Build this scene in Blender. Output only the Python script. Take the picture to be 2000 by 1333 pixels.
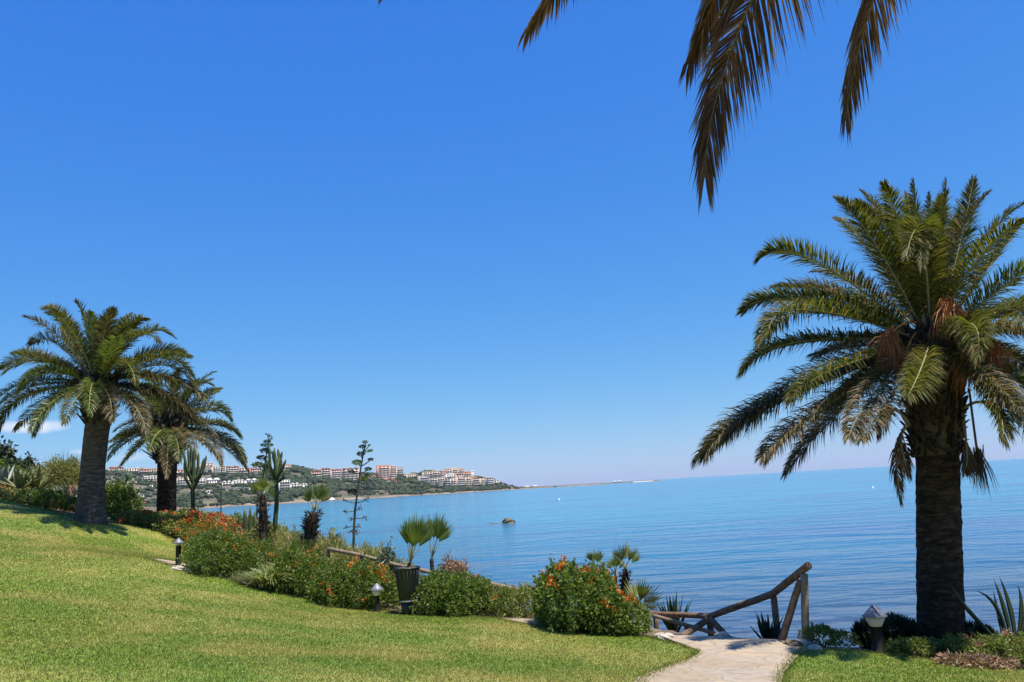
import bpy, math, random
import numpy as np
from mathutils import Matrix, Vector
R = math.radians
random.seed(7); rg = np.random.default_rng(11)
scene = bpy.context.scene
for o in list(bpy.data.objects): bpy.data.objects.remove(o)

# ---------------------------------------------------------------- camera
EYE = 7.0; F = 1614.0; PITCH = math.atan(285.5/F); ROLL = R(3.27)
CAM = np.array([0.0, 0.0, EYE])
_f = np.array([0, math.cos(PITCH), math.sin(PITCH)]); _r = np.array([1.0, 0, 0]); _u = np.array([0, -math.sin(PITCH), math.cos(PITCH)])
_rr = _r*math.cos(ROLL) - _u*math.sin(ROLL); _uu = _u*math.cos(ROLL) + _r*math.sin(ROLL)
cd = bpy.data.cameras.new('camera'); cam = bpy.data.objects.new('camera', cd); scene.collection.objects.link(cam)
cd.sensor_width = 36; cd.lens = 36*F/2000; cd.clip_start = 0.05; cd.clip_end = 120000
m = Matrix(((_rr[0], _uu[0], -_f[0], 0), (_rr[1], _uu[1], -_f[1], 0), (_rr[2], _uu[2], -_f[2], EYE), (0, 0, 0, 1)))
cam.matrix_world = m; scene.camera = cam
scene.render.resolution_x = 1024; scene.render.resolution_y = 682

def at(px, py, D):
    """point at world distance y=D seen at photo pixel px,py"""
    v = _f + _rr*(px-1000)/F + _uu*(666.5-py)/F
    return CAM + v*(D/v[1])

# ---------------------------------------------------------------- world, sun
SUN_EL = R(70); SUN_AZ = R(128)        # azimuth clockwise from +Y
w = bpy.data.worlds.new('World'); scene.world = w; w.use_nodes = True
nt = w.node_tree; nt.nodes.clear()
def N(t, ty, **k):
    n = t.nodes.new(ty)
    for a, b in k.items():
        if a.startswith('i_'): n.inputs[a[2:].replace('_', ' ')].default_value = b
        else: setattr(n, a, b)
    return n
sky = N(nt, 'ShaderNodeTexSky', sky_type='NISHITA', sun_disc=False, sun_elevation=SUN_EL, sun_rotation=SUN_AZ,
        air_density=1.0, dust_density=0.25, ozone_density=4.0, altitude=0)
hsv = N(nt, 'ShaderNodeHueSaturation'); hsv.inputs['Saturation'].default_value = 1.0; hsv.inputs['Value'].default_value = 1.0
bg = N(nt, 'ShaderNodeBackground'); bg.inputs['Strength'].default_value = 0.097
out = N(nt, 'ShaderNodeOutputWorld')
tn = N(nt, 'ShaderNodeMix', data_type='RGBA', blend_type='MULTIPLY'); tn.inputs[0].default_value = 1; tn.inputs[7].default_value = (.52, .74, 1.10, 1)
nt.links.new(sky.outputs[0], tn.inputs[6])
sp = N(nt, 'ShaderNodeSeparateColor'); cb = N(nt, 'ShaderNodeCombineColor'); nt.links.new(tn.outputs[2], sp.inputs[0])
for k, (v0, o0, ex) in enumerate(((.407, .205, 1.28), (1.2, 1.29, .80), (3.57, 4.75, .24))):   # response of the saturated blue sky, per channel
    dv = N(nt, 'ShaderNodeMath', operation='DIVIDE'); dv.inputs[1].default_value = v0; pw_ = N(nt, 'ShaderNodeMath', operation='POWER'); pw_.inputs[1].default_value = ex
    ml = N(nt, 'ShaderNodeMath', operation='MULTIPLY'); ml.inputs[1].default_value = o0
    nt.links.new(sp.outputs[k], dv.inputs[0]); nt.links.new(dv.outputs[0], pw_.inputs[0]); nt.links.new(pw_.outputs[0], ml.inputs[0]); nt.links.new(ml.outputs[0], cb.inputs[k])
nt.links.new(cb.outputs[0], hsv.inputs['Color'])
# small fair-weather clouds low in the sky, by direction
geo = N(nt, 'ShaderNodeNewGeometry'); 
def cloud(prev, px, py, wd, ht, amt):
    d = at(px, py, 100.0) - CAM; d /= np.linalg.norm(d)
    e1 = np.cross(d, [0, 0, 1.0]); e1 /= np.linalg.norm(e1); e2 = np.cross(e1, d)
    tc = N(nt, 'ShaderNodeTexCoord')
    nz = N(nt, 'ShaderNodeTexNoise'); nz.inputs['Scale'].default_value = 34; nz.inputs['Detail'].default_value = 6
    nt.links.new(tc.outputs['Generated'], nz.inputs['Vector'])
    def dot(vec, sc):
        v = N(nt, 'ShaderNodeVectorMath', operation='DOT_PRODUCT'); v.inputs[1].default_value = tuple(vec)
        nt.links.new(tc.outputs['Generated'], v.inputs[0])
        s = N(nt, 'ShaderNodeMath', operation='MULTIPLY'); s.inputs[1].default_value = 1/sc
        nt.links.new(v.outputs['Value'], s.inputs[0]); p = N(nt, 'ShaderNodeMath', operation='POWER'); p.inputs[1].default_value = 2
        ab = N(nt, 'ShaderNodeMath', operation='ABSOLUTE'); nt.links.new(s.outputs[0], ab.inputs[0]); nt.links.new(ab.outputs[0], p.inputs[0])
        return p
    a = dot(e1, wd/F); b = dot(e2, ht/F)
    f = N(nt, 'ShaderNodeVectorMath', operation='DOT_PRODUCT'); f.inputs[1].default_value = tuple(d); nt.links.new(tc.outputs['Generated'], f.inputs[0])
    s = N(nt, 'ShaderNodeMath', operation='ADD'); nt.links.new(a.outputs[0], s.inputs[0]); nt.links.new(b.outputs[0], s.inputs[1])
    k = N(nt, 'ShaderNodeMath', operation='MULTIPLY'); k.inputs[1].default_value = 3.8; nt.links.new(nz.outputs['Fac'], k.inputs[0])
    t = N(nt, 'ShaderNodeMath', operation='SUBTRACT'); nt.links.new(k.outputs[0], t.inputs[0]); nt.links.new(s.outputs[0], t.inputs[1])
    mr = N(nt, 'ShaderNodeMapRange'); mr.inputs['From Min'].default_value = 0.6; mr.inputs['From Max'].default_value = 2.2; mr.inputs['To Max'].default_value = amt
    nt.links.new(t.outputs[0], mr.inputs['Value'])
    gt = N(nt, 'ShaderNodeMath', operation='GREATER_THAN'); gt.inputs[1].default_value = 0.5; nt.links.new(f.outputs['Value'], gt.inputs[0])
    mu = N(nt, 'ShaderNodeMath', operation='MULTIPLY'); nt.links.new(mr.outputs[0], mu.inputs[0]); nt.links.new(gt.outputs[0], mu.inputs[1])
    mx = N(nt, 'ShaderNodeMix', data_type='RGBA'); mx.inputs[7].default_value = (6.0, 6.1, 6.6, 1)
    nt.links.new(mu.outputs[0], mx.inputs[0]); nt.links.new(prev, mx.inputs[6])
    return mx.outputs[2]
c = cloud(hsv.outputs['Color'], 62, 834, 52, 10, 0.75)
c = cloud(c, 168, 882, 26, 5, 0.4)
c = cloud(c, 268, 893, 40, 8, 0.3)
nt.links.new(c, bg.inputs['Color']); nt.links.new(bg.outputs[0], out.inputs[0])
sd = bpy.data.lights.new('sun', 'SUN'); sun = bpy.data.objects.new('sun', sd); scene.collection.objects.link(sun)
sd.energy = 4.6; sd.angle = R(0.5); sd.color = (1.0, 0.95, 0.86)
sdir = Vector((math.sin(SUN_AZ)*math.cos(SUN_EL), math.cos(SUN_AZ)*math.cos(SUN_EL), math.sin(SUN_EL)))
sun.rotation_euler = sdir.to_track_quat('Z', 'Y').to_euler()
vs = scene.view_settings; vs.view_transform = 'Standard'; vs.look = 'None'; vs.gamma = 1; vs.exposure = 0.72; vs.use_curve_mapping = False

# ---------------------------------------------------------------- materials
def newmat(name):
    mt = bpy.data.materials.new(name); mt.use_nodes = True; t = mt.node_tree; t.nodes.clear()
    o = t.nodes.new('ShaderNodeOutputMaterial'); return mt, t, o
def ramp(t, cols, fac):
    r = t.nodes.new('ShaderNodeValToRGB'); e = r.color_ramp.elements
    while len(e) < len(cols): e.new(0.5)
    for i, (p, c) in enumerate(cols): e[i].position = p; e[i].color = (*c, 1)
    t.links.new(fac, r.inputs[0]); return r
def leafmat(name, cols, trans=0.35, rough=0.45, spec=0.4, patch=None, tint=1.5):
    mt, t, o = newmat(name)
    g = t.nodes.new('ShaderNodeNewGeometry')
    n = len(cols); r = ramp(t, [((i+.5)/n, c) for i, c in enumerate(cols)], g.outputs['Random Per Island'])
    col = r.outputs[0]
    if patch:
        nz = N(t, 'ShaderNodeTexNoise'); nz.inputs['Scale'].default_value = patch[0]; nz.inputs['Detail'].default_value = 3
        t.links.new(g.outputs['Position'], nz.inputs['Vector'])
        mr = N(t, 'ShaderNodeMapRange'); mr.inputs['From Min'].default_value = patch[2]; mr.inputs['From Max'].default_value = patch[3]; mr.inputs['To Max'].default_value = patch[4]
        t.links.new(nz.outputs['Fac'], mr.inputs['Value'])
        mx = N(t, 'ShaderNodeMix', data_type='RGBA'); mx.inputs[7].default_value = (*patch[1], 1)
        t.links.new(mr.outputs[0], mx.inputs[0]); t.links.new(col, mx.inputs[6]); col = mx.outputs[2]
    b = N(t, 'ShaderNodeBsdfPrincipled'); b.inputs['Roughness'].default_value = rough; b.inputs['Specular IOR Level'].default_value = spec
    t.links.new(col, b.inputs['Base Color'])
    if trans > 0:
        tr = N(t, 'ShaderNodeBsdfTranslucent'); br = N(t, 'ShaderNodeMix', data_type='RGBA', blend_type='MULTIPLY')
        br.inputs[0].default_value = 1; br.inputs[7].default_value = (tint, tint*1.1, tint*.45, 1); t.links.new(col, br.inputs[6]); t.links.new(br.outputs[2], tr.inputs['Color'])
        ms = N(t, 'ShaderNodeMixShader'); ms.inputs[0].default_value = trans
        t.links.new(b.outputs[0], ms.inputs[1]); t.links.new(tr.outputs[0], ms.inputs[2]); t.links.new(ms.outputs[0], o.inputs[0])
    else: t.links.new(b.outputs[0], o.inputs[0])
    return mt
def noisemat(name, cols, scale=5, rough=0.8, bump=0.3, bdist=0.02, stretch=(1, 1, 1), detail=6, spec=0.3, metallic=0, rot=None, scale2=None):
    mt, t, o = newmat(name)
    tc = t.nodes.new('ShaderNodeTexCoord'); mp = t.nodes.new('ShaderNodeMapping'); mp.inputs['Scale'].default_value = stretch
    t.links.new(tc.outputs['Object'], mp.inputs['Vector'])
    nz = N(t, 'ShaderNodeTexNoise'); nz.inputs['Scale'].default_value = scale; nz.inputs['Detail'].default_value = detail; nz.inputs['Roughness'].default_value = .65
    t.links.new(mp.outputs[0], nz.inputs['Vector'])
    n = len(cols); r = ramp(t, [(0.28+0.44*i/max(1, n-1), c) for i, c in enumerate(cols)], nz.outputs['Fac'])
    b = N(t, 'ShaderNodeBsdfPrincipled'); b.inputs['Roughness'].default_value = rough; b.inputs['Specular IOR Level'].default_value = spec; b.inputs['Metallic'].default_value = metallic
    t.links.new(r.outputs[0], b.inputs['Base Color'])
    if bump:
        bp = N(t, 'ShaderNodeBump'); bp.inputs['Strength'].default_value = bump; bp.inputs['Distance'].default_value = bdist
        t.links.new(nz.outputs['Fac'], bp.inputs['Height']); t.links.new(bp.outputs[0], b.inputs['Normal'])
    t.links.new(b.outputs[0], o.inputs[0]); return mt

M = {}
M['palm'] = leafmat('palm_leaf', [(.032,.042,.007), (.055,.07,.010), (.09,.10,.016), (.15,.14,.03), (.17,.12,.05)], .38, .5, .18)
M['palm_y'] = leafmat('palm_leaf_yellower', [(.055,.08,.014), (.085,.115,.02), (.13,.16,.035), (.18,.17,.06)], .38, .42, .5)  # lighter, yellower greens than the common palm leaf
M['palm_tan'] = leafmat('palm_leaf_aging', [(.04,.045,.014), (.08,.07,.025), (.15,.105,.055), (.26,.18,.115), (.06,.065,.02)], .28, .5, .25)
M['palm_dead'] = leafmat('palm_leaf_dead', [(.055,.03,.018), (.10,.055,.03), (.15,.09,.05), (.06,.05,.03)], .3, .6, .3, tint=1.3)
M['over'] = leafmat('overhead_leaf', [(.07,.032,.016), (.12,.055,.028), (.20,.095,.048), (.06,.04,.016), (.28,.17,.11)], .38, .5, .25, tint=1.3)
M['rachis'] = leafmat('rachis', [(.20,.21,.10), (.26,.25,.13)], 0, .45)
M['rachis_d'] = leafmat('rachis_dry', [(.16,.11,.06), (.22,.17,.10)], 0, .6)
M['fruit'] = leafmat('fruit_strands', [(.36,.12,.03), (.42,.17,.05), (.25,.10,.04)], .2, .6)
M['boot'] = leafmat('leaf_base', [(.010,.007,.005), (.028,.018,.010), (.075,.05,.03), (.016,.011,.007)], 0, .8)
M['lant'] = leafmat('shrub_leaf', [(.05,.085,.012), (.08,.125,.016), (.12,.17,.025), (.18,.22,.04), (.06,.10,.018)], .3, .5, .25, patch=(.9, (.16,.17,.05), .5, .7, .6))
M['lant2'] = leafmat('shrub_leaf_light', [(.08,.11,.02), (.13,.16,.03), (.18,.20,.04), (.22,.22,.07)], .3, .5, .25)
M['ygreen'] = leafmat('yellow_green_leaf', [(.12,.14,.03), (.18,.18,.04), (.25,.22,.07), (.30,.24,.12), (.10,.13,.04)], .3, .5, .35)
M['grey_leaf'] = leafmat('grey_green_leaf', [(.07,.10,.06), (.11,.14,.09), (.16,.19,.13)], .15, .5, .4)
M['strap'] = leafmat('strap_leaf', [(.10,.13,.04), (.17,.20,.06), (.26,.27,.11), (.36,.33,.17)], .3, .4, .4)
M['drystrap'] = leafmat('dry_leaf', [(.22,.13,.08), (.30,.19,.12), (.38,.27,.18), (.20,.08,.05)], .2, .6, .3)
M['succ'] = leafmat('succulent_leaf', [(.20,.23,.05), (.29,.29,.07), (.36,.34,.12), (.13,.18,.05), (.38,.24,.13)], .2, .45, .4)
M['dark_succ'] = leafmat('dark_aloe_leaf', [(.018,.03,.014), (.03,.045,.02), (.05,.06,.03)], .1, .5, .3)
M['agave'] = leafmat('agave_leaf', [(.014,.024,.010), (.022,.036,.015), (.032,.05,.022)], .05, .6, .2)
M['agave_p'] = leafmat('pale_agave_leaf', [(.22,.25,.20), (.30,.32,.27)], .08, .4, .4)
M['fan'] = leafmat('fan_leaf', [(.04,.075,.012), (.07,.11,.018), (.11,.15,.03), (.15,.18,.05)], .4, .4, .45)
M['fan_dry'] = leafmat('fan_leaf_dry', [(.13,.14,.04), (.18,.17,.06), (.10,.12,.03)], .35, .45, .4)
M['orange'] = leafmat('orange_petal', [(.62,.11,.015), (.72,.19,.02), (.50,.06,.015), (.70,.28,.04)], .3, .6, .2, tint=1.1)
M['red'] = leafmat('red_petal', [(.50,.07,.02), (.55,.13,.04), (.42,.16,.06)], .3, .6, .2, tint=1.1)
M['pink'] = leafmat('pink_petal', [(.60,.22,.25), (.70,.32,.30), (.50,.12,.18), (.65,.42,.34)], .3, .6, .2, tint=1.1)
M['maroon'] = leafmat('maroon_leaf', [(.12,.015,.03), (.18,.03,.05), (.25,.10,.08)], .2, .5, .3)
M['cactus'] = noisemat('cactus_skin', [(.03,.05,.018), (.055,.08,.028), (.11,.12,.05)], 8, .6, .4, .02)
M['pear'] = leafmat('prickly_pear_pad', [(.06,.09,.035), (.10,.14,.06), (.17,.20,.10), (.22,.20,.12)], .05, .5, .35)
M['stalk'] = noisemat('stalk', [(.05,.04,.025), (.10,.08,.05)], 12, .8)
M['log'] = noisemat('log_wood', [(.06,.036,.02), (.17,.10,.055), (.30,.20,.12)], 9, .75, .5, .012, (1, 1, 1))
M['logpale'] = noisemat('log_wood_pale', [(.14,.10,.06), (.22,.16,.10), (.30,.23,.15)], 9, .75, .5, .012)
M['soil'] = noisemat('soil', [(.07,.05,.032), (.13,.095,.06), (.19,.15,.10)], 2.5, .95, .8, .05)
M['rock'] = noisemat('rock', [(.07,.05,.03), (.15,.11,.06), (.24,.18,.11)], 3, .85, 1, .1)
M['pstone'] = noisemat('pale_stone', [(.30,.24,.19), (.44,.37,.30), (.55,.48,.40)], 6, .85, .6, .02)
M['pot'] = noisemat('pot_metal', [(.004,.007,.007), (.012,.018,.017)], 14, .45, .2, .01, spec=.5)
M['potrim'] = noisemat('pot_rim', [(.10,.09,.08), (.25,.24,.22)], 20, .6, .2, .01)
M['lampmetal'] = noisemat('lamp_cap_metal', [(.16,.16,.19), (.22,.21,.24)], 10, .5, .05, .01, spec=.5, metallic=.2)
M['lampglass'] = noisemat('lamp_glass', [(.62,.48,.30), (.74,.60,.40)], 6, .35, 0)
M['lamppost'] = noisemat('lamp_post', [(.008,.006,.006), (.02,.014,.012)], 14, .6, .2, .01)
M['white'] = noisemat('white_paint', [(.62,.60,.57), (.74,.72,.69)], .2, .8, 0)
M['buoy'] = noisemat('buoy', [(.7,.68,.62), (.8,.78,.72)], 3, .5, 0)
M['beach'] = noisemat('beach', [(.08,.06,.04), (.20,.15,.10), (.36,.28,.2)], .02, .95, 0)

# trunk with rough horizontal leaf scars
def trunkmat(name, c1, c2, c3, sc):
    mt, t, o = newmat(name)
    tc = t.nodes.new('ShaderNodeTexCoord'); mp = t.nodes.new('ShaderNodeMapping'); mp.inputs['Scale'].default_value = (2.2, 2.2, sc)
    t.links.new(tc.outputs['Object'], mp.inputs['Vector'])
    nz = N(t, 'ShaderNodeTexNoise'); nz.inputs['Scale'].default_value = 2.2; nz.inputs['Detail'].default_value = 5; nz.inputs['Roughness'].default_value = .7; nz.inputs['Distortion'].default_value = .6
    t.links.new(mp.outputs[0], nz.inputs['Vector'])
    r = ramp(t, [(.3, c1), (.5, c2), (.72, c3)], nz.outputs['Fac'])
    b = N(t, 'ShaderNodeBsdfPrincipled'); b.inputs['Roughness'].default_value = .9; b.inputs['Specular IOR Level'].default_value = .15
    t.links.new(r.outputs[0], b.inputs['Base Color'])
    bp = N(t, 'ShaderNodeBump'); bp.inputs['Strength'].default_value = 1.0; bp.inputs['Distance'].default_value = .07
    t.links.new(nz.outputs['Fac'], bp.inputs['Height']); t.links.new(bp.outputs[0], b.inputs['Normal']); t.links.new(b.outputs[0], o.inputs[0]); return mt
M['trunk'] = trunkmat('palm_trunk', (.012,.008,.005), (.038,.026,.017), (.12,.085,.055), 7)
M['trunk2'] = trunkmat('palm_trunk_grey', (.035,.028,.022), (.10,.078,.062), (.22,.175,.14), 7)

# lawn surface and blades
LAWN = [(.055,.095,.008), (.12,.17,.016), (.19,.23,.03), (.31,.31,.08)]
def lawnmat(name, blades):
    mt, t, o = newmat(name)
    g = t.nodes.new('ShaderNodeNewGeometry')
    n1 = N(t, 'ShaderNodeTexNoise'); n1.inputs['Scale'].default_value = .55; n1.inputs['Detail'].default_value = 5; n1.inputs['Roughness'].default_value = .65
    t.links.new(g.outputs['Position'], n1.inputs['Vector'])
    if blades:
        src = g.outputs['Random Per Island']
    else:
        n2 = N(t, 'ShaderNodeTexNoise'); n2.inputs['Scale'].default_value = 40; n2.inputs['Detail'].default_value = 3
        t.links.new(g.outputs['Position'], n2.inputs['Vector']); src = n2.outputs['Fac']
    r = ramp(t, [(.0 if blades else .3, LAWN[0]), (.4 if blades else .45, LAWN[1]), (.75 if blades else .6, LAWN[2]), (1. if blades else .75, LAWN[3])], src)
    mr = N(t, 'ShaderNodeMapRange'); mr.inputs['From Min'].default_value = .42; mr.inputs['From Max'].default_value = .66; mr.inputs['To Max'].default_value = .8
    t.links.new(n1.outputs['Fac'], mr.inputs['Value'])
    n3 = N(t, 'ShaderNodeTexNoise'); n3.inputs['Scale'].default_value = .22; n3.inputs['Detail'].default_value = 4; t.links.new(g.outputs['Position'], n3.inputs['Vector'])
    m3 = N(t, 'ShaderNodeMapRange'); m3.inputs['From Min'].default_value = .42; m3.inputs['From Max'].default_value = .6; m3.inputs['To Max'].default_value = .55; t.links.new(n3.outputs['Fac'], m3.inputs['Value'])
    x3 = N(t, 'ShaderNodeMix', data_type='RGBA'); x3.inputs[7].default_value = (.10,.17,.018, 1); t.links.new(m3.outputs[0], x3.inputs[0]); t.links.new(r.outputs[0], x3.inputs[6])
    n4 = N(t, 'ShaderNodeTexNoise'); n4.inputs['Scale'].default_value = 15; n4.inputs['Detail'].default_value = 4; n4.inputs['Roughness'].default_value = .7; t.links.new(g.outputs['Position'], n4.inputs['Vector'])
    m4 = N(t, 'ShaderNodeMapRange'); m4.inputs['From Min'].default_value = .3; m4.inputs['From Max'].default_value = .7; m4.inputs['To Min'].default_value = .52; m4.inputs['To Max'].default_value = 1.62; t.links.new(n4.outputs['Fac'], m4.inputs['Value'])
    x4 = N(t, 'ShaderNodeVectorMath', operation='SCALE'); t.links.new(x3.outputs[2], x4.inputs[0]); t.links.new(m4.outputs[0], x4.inputs['Scale'])
    mx = N(t, 'ShaderNodeMix', data_type='RGBA'); mx.inputs[7].default_value = (.33,.28,.075, 1)
    t.links.new(mr.outputs[0], mx.inputs[0]); t.links.new(x4.outputs[0], mx.inputs[6])
    b = N(t, 'ShaderNodeBsdfPrincipled'); b.inputs['Roughness'].default_value = .6; b.inputs['Specular IOR Level'].default_value = .25
    t.links.new(mx.outputs[2], b.inputs['Base Color'])
    if blades:
        tr = N(t, 'ShaderNodeBsdfTranslucent'); t.links.new(mx.outputs[2], tr.inputs['Color'])
        ms = N(t, 'ShaderNodeMixShader'); ms.inputs[0].default_value = .35
        t.links.new(b.outputs[0], ms.inputs[1]); t.links.new(tr.outputs[0], ms.inputs[2]); t.links.new(ms.outputs[0], o.inputs[0])
    else: t.links.new(b.outputs[0], o.inputs[0])
    return mt
M['lawn'] = lawnmat('lawn_surface', False); M['blade'] = lawnmat('grass_blades', True)

def flagmat():
    mt, t, o = newmat('flagstone')
    g = t.nodes.new('ShaderNodeNewGeometry')
    nd = N(t, 'ShaderNodeTexNoise'); nd.inputs['Scale'].default_value = 2; nd.inputs['Detail'].default_value = 3
    t.links.new(g.outputs['Position'], nd.inputs['Vector'])
    ad = N(t, 'ShaderNodeVectorMath', operation='MULTIPLY_ADD'); ad.inputs[1].default_value = (.35,.35,.0)
    t.links.new(nd.outputs['Color'], ad.inputs[0]); t.links.new(g.outputs['Position'], ad.inputs[2])
    sc = N(t, 'ShaderNodeVectorMath', operation='MULTIPLY'); sc.inputs[1].default_value = (1, 1, 0); t.links.new(ad.outputs[0], sc.inputs[0])
    v = N(t, 'ShaderNodeTexVoronoi', feature='DISTANCE_TO_EDGE'); v.inputs['Scale'].default_value = 1.5; t.links.new(sc.outputs[0], v.inputs['Vector'])
    vc = N(t, 'ShaderNodeTexVoronoi'); vc.inputs['Scale'].default_value = 1.5; t.links.new(sc.outputs[0], vc.inputs['Vector'])
    r = ramp(t, [(.1, (.29,.22,.145)), (.5, (.38,.295,.20)), (.9, (.33,.27,.21))], vc.outputs['Color'])
    nz = N(t, 'ShaderNodeTexNoise'); nz.inputs['Scale'].default_value = 7; nz.inputs['Detail'].default_value = 8; nz.inputs['Roughness'].default_value = .7
    t.links.new(g.outputs['Position'], nz.inputs['Vector'])
    r2 = ramp(t, [(.3, (.62,.55,.48)), (.5, (.95,.93,.9)), (.7, (1.12,1.1,1.06))], nz.outputs['Fac'])
    mu = N(t, 'ShaderNodeMix', data_type='RGBA', blend_type='MULTIPLY'); mu.inputs[0].default_value = 1
    t.links.new(r.outputs[0], mu.inputs[6]); t.links.new(r2.outputs[0], mu.inputs[7])
    mr = N(t, 'ShaderNodeMapRange'); mr.inputs['From Min'].default_value = .012; mr.inputs['From Max'].default_value = .045
    t.links.new(v.outputs['Distance'], mr.inputs['Value'])
    mx = N(t, 'ShaderNodeMix', data_type='RGBA'); mx.inputs[6].default_value = (.31,.25,.175, 1)
    t.links.new(mr.outputs[0], mx.inputs[0]); t.links.new(mu.outputs[2], mx.inputs[7])
    b = N(t, 'ShaderNodeBsdfPrincipled'); b.inputs['Roughness'].default_value = .8
    t.links.new(mx.outputs[2], b.inputs['Base Color'])
    hh = N(t, 'ShaderNodeMath', operation='MULTIPLY_ADD'); hh.inputs[1].default_value = .5; t.links.new(nz.outputs['Fac'], hh.inputs[0]); t.links.new(mr.outputs[0], hh.inputs[2])
    bp = N(t, 'ShaderNodeBump'); bp.inputs['Strength'].default_value = .7; bp.inputs['Distance'].default_value = .02
    t.links.new(hh.outputs[0], bp.inputs['Height']); t.links.new(bp.outputs[0], b.inputs['Normal']); t.links.new(b.outputs[0], o.inputs[0]); return mt
M['flag'] = flagmat()

def seamat():
    mt, t, o = newmat('sea_water')
    g = t.nodes.new('ShaderNodeNewGeometry')
    mp = t.nodes.new('ShaderNodeMapping'); mp.inputs['Rotation'].default_value = (0, 0, R(-12)); mp.inputs['Scale'].default_value = (.45, 1.0, 1)
    t.links.new(g.outputs['Position'], mp.inputs['Vector'])
    def nz(sc, det, vec=mp.outputs[0], dist=.3):
        n = N(t, 'ShaderNodeTexNoise'); n.inputs['Scale'].default_value = sc; n.inputs['Detail'].default_value = det; n.inputs['Distortion'].default_value = dist
        t.links.new(vec, n.inputs['Vector']); return n
    a = nz(.16, 3); b_ = nz(.7, 5); cc = nz(.035, 3); pt = nz(.02, 4)
    # water colour: sea bed and weed patches near the shore
    sep = N(t, 'ShaderNodeSeparateXYZ'); t.links.new(g.outputs['Position'], sep.inputs[0])
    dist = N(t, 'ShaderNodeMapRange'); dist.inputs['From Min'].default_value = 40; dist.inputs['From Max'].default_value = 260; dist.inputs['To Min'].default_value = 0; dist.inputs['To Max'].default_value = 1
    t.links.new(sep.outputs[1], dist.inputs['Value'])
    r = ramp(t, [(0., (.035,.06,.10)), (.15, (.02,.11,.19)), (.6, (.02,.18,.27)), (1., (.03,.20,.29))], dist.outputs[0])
    pr = N(t, 'ShaderNodeMapRange'); pr.inputs['From Min'].default_value = .48; pr.inputs['From Max'].default_value = .66; pr.inputs['To Max'].default_value = .75
    t.links.new(cc.outputs['Fac'], pr.inputs['Value'])
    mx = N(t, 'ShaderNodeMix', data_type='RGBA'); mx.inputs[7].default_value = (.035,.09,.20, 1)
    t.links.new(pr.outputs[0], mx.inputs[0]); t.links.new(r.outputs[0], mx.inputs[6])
    b = N(t, 'ShaderNodeBsdfPrincipled'); b.inputs['Roughness'].default_value = .12; b.inputs['IOR'].default_value = 1.33
    t.links.new(mx.outputs[2], b.inputs['Base Color'])
    s1 = N(t, 'ShaderNodeMath', operation='MULTIPLY_ADD'); s1.inputs[1].default_value = 3.8; t.links.new(a.outputs['Fac'], s1.inputs[0])
    t.links.new(b_.outputs['Fac'], s1.inputs[2])
    bp = N(t, 'ShaderNodeBump'); bp.inputs['Strength'].default_value = 1.0; bp.inputs['Distance'].default_value = .42
    t.links.new(s1.outputs[0], bp.inputs['Height']); t.links.new(bp.outputs[0], b.inputs['Normal']); t.links.new(b.outputs[0], o.inputs[0]); return mt
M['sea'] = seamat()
M['hill'] = noisemat('hill_ground', [(.045,.055,.03), (.07,.07,.04), (.14,.115,.07), (.26,.20,.14)], .012, .95, 0)
M['wood'] = leafmat('far_wood_crowns', [(.02,.035,.017), (.03,.05,.022), (.045,.06,.03), (.07,.08,.04)], 0, .8, .1)

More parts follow.
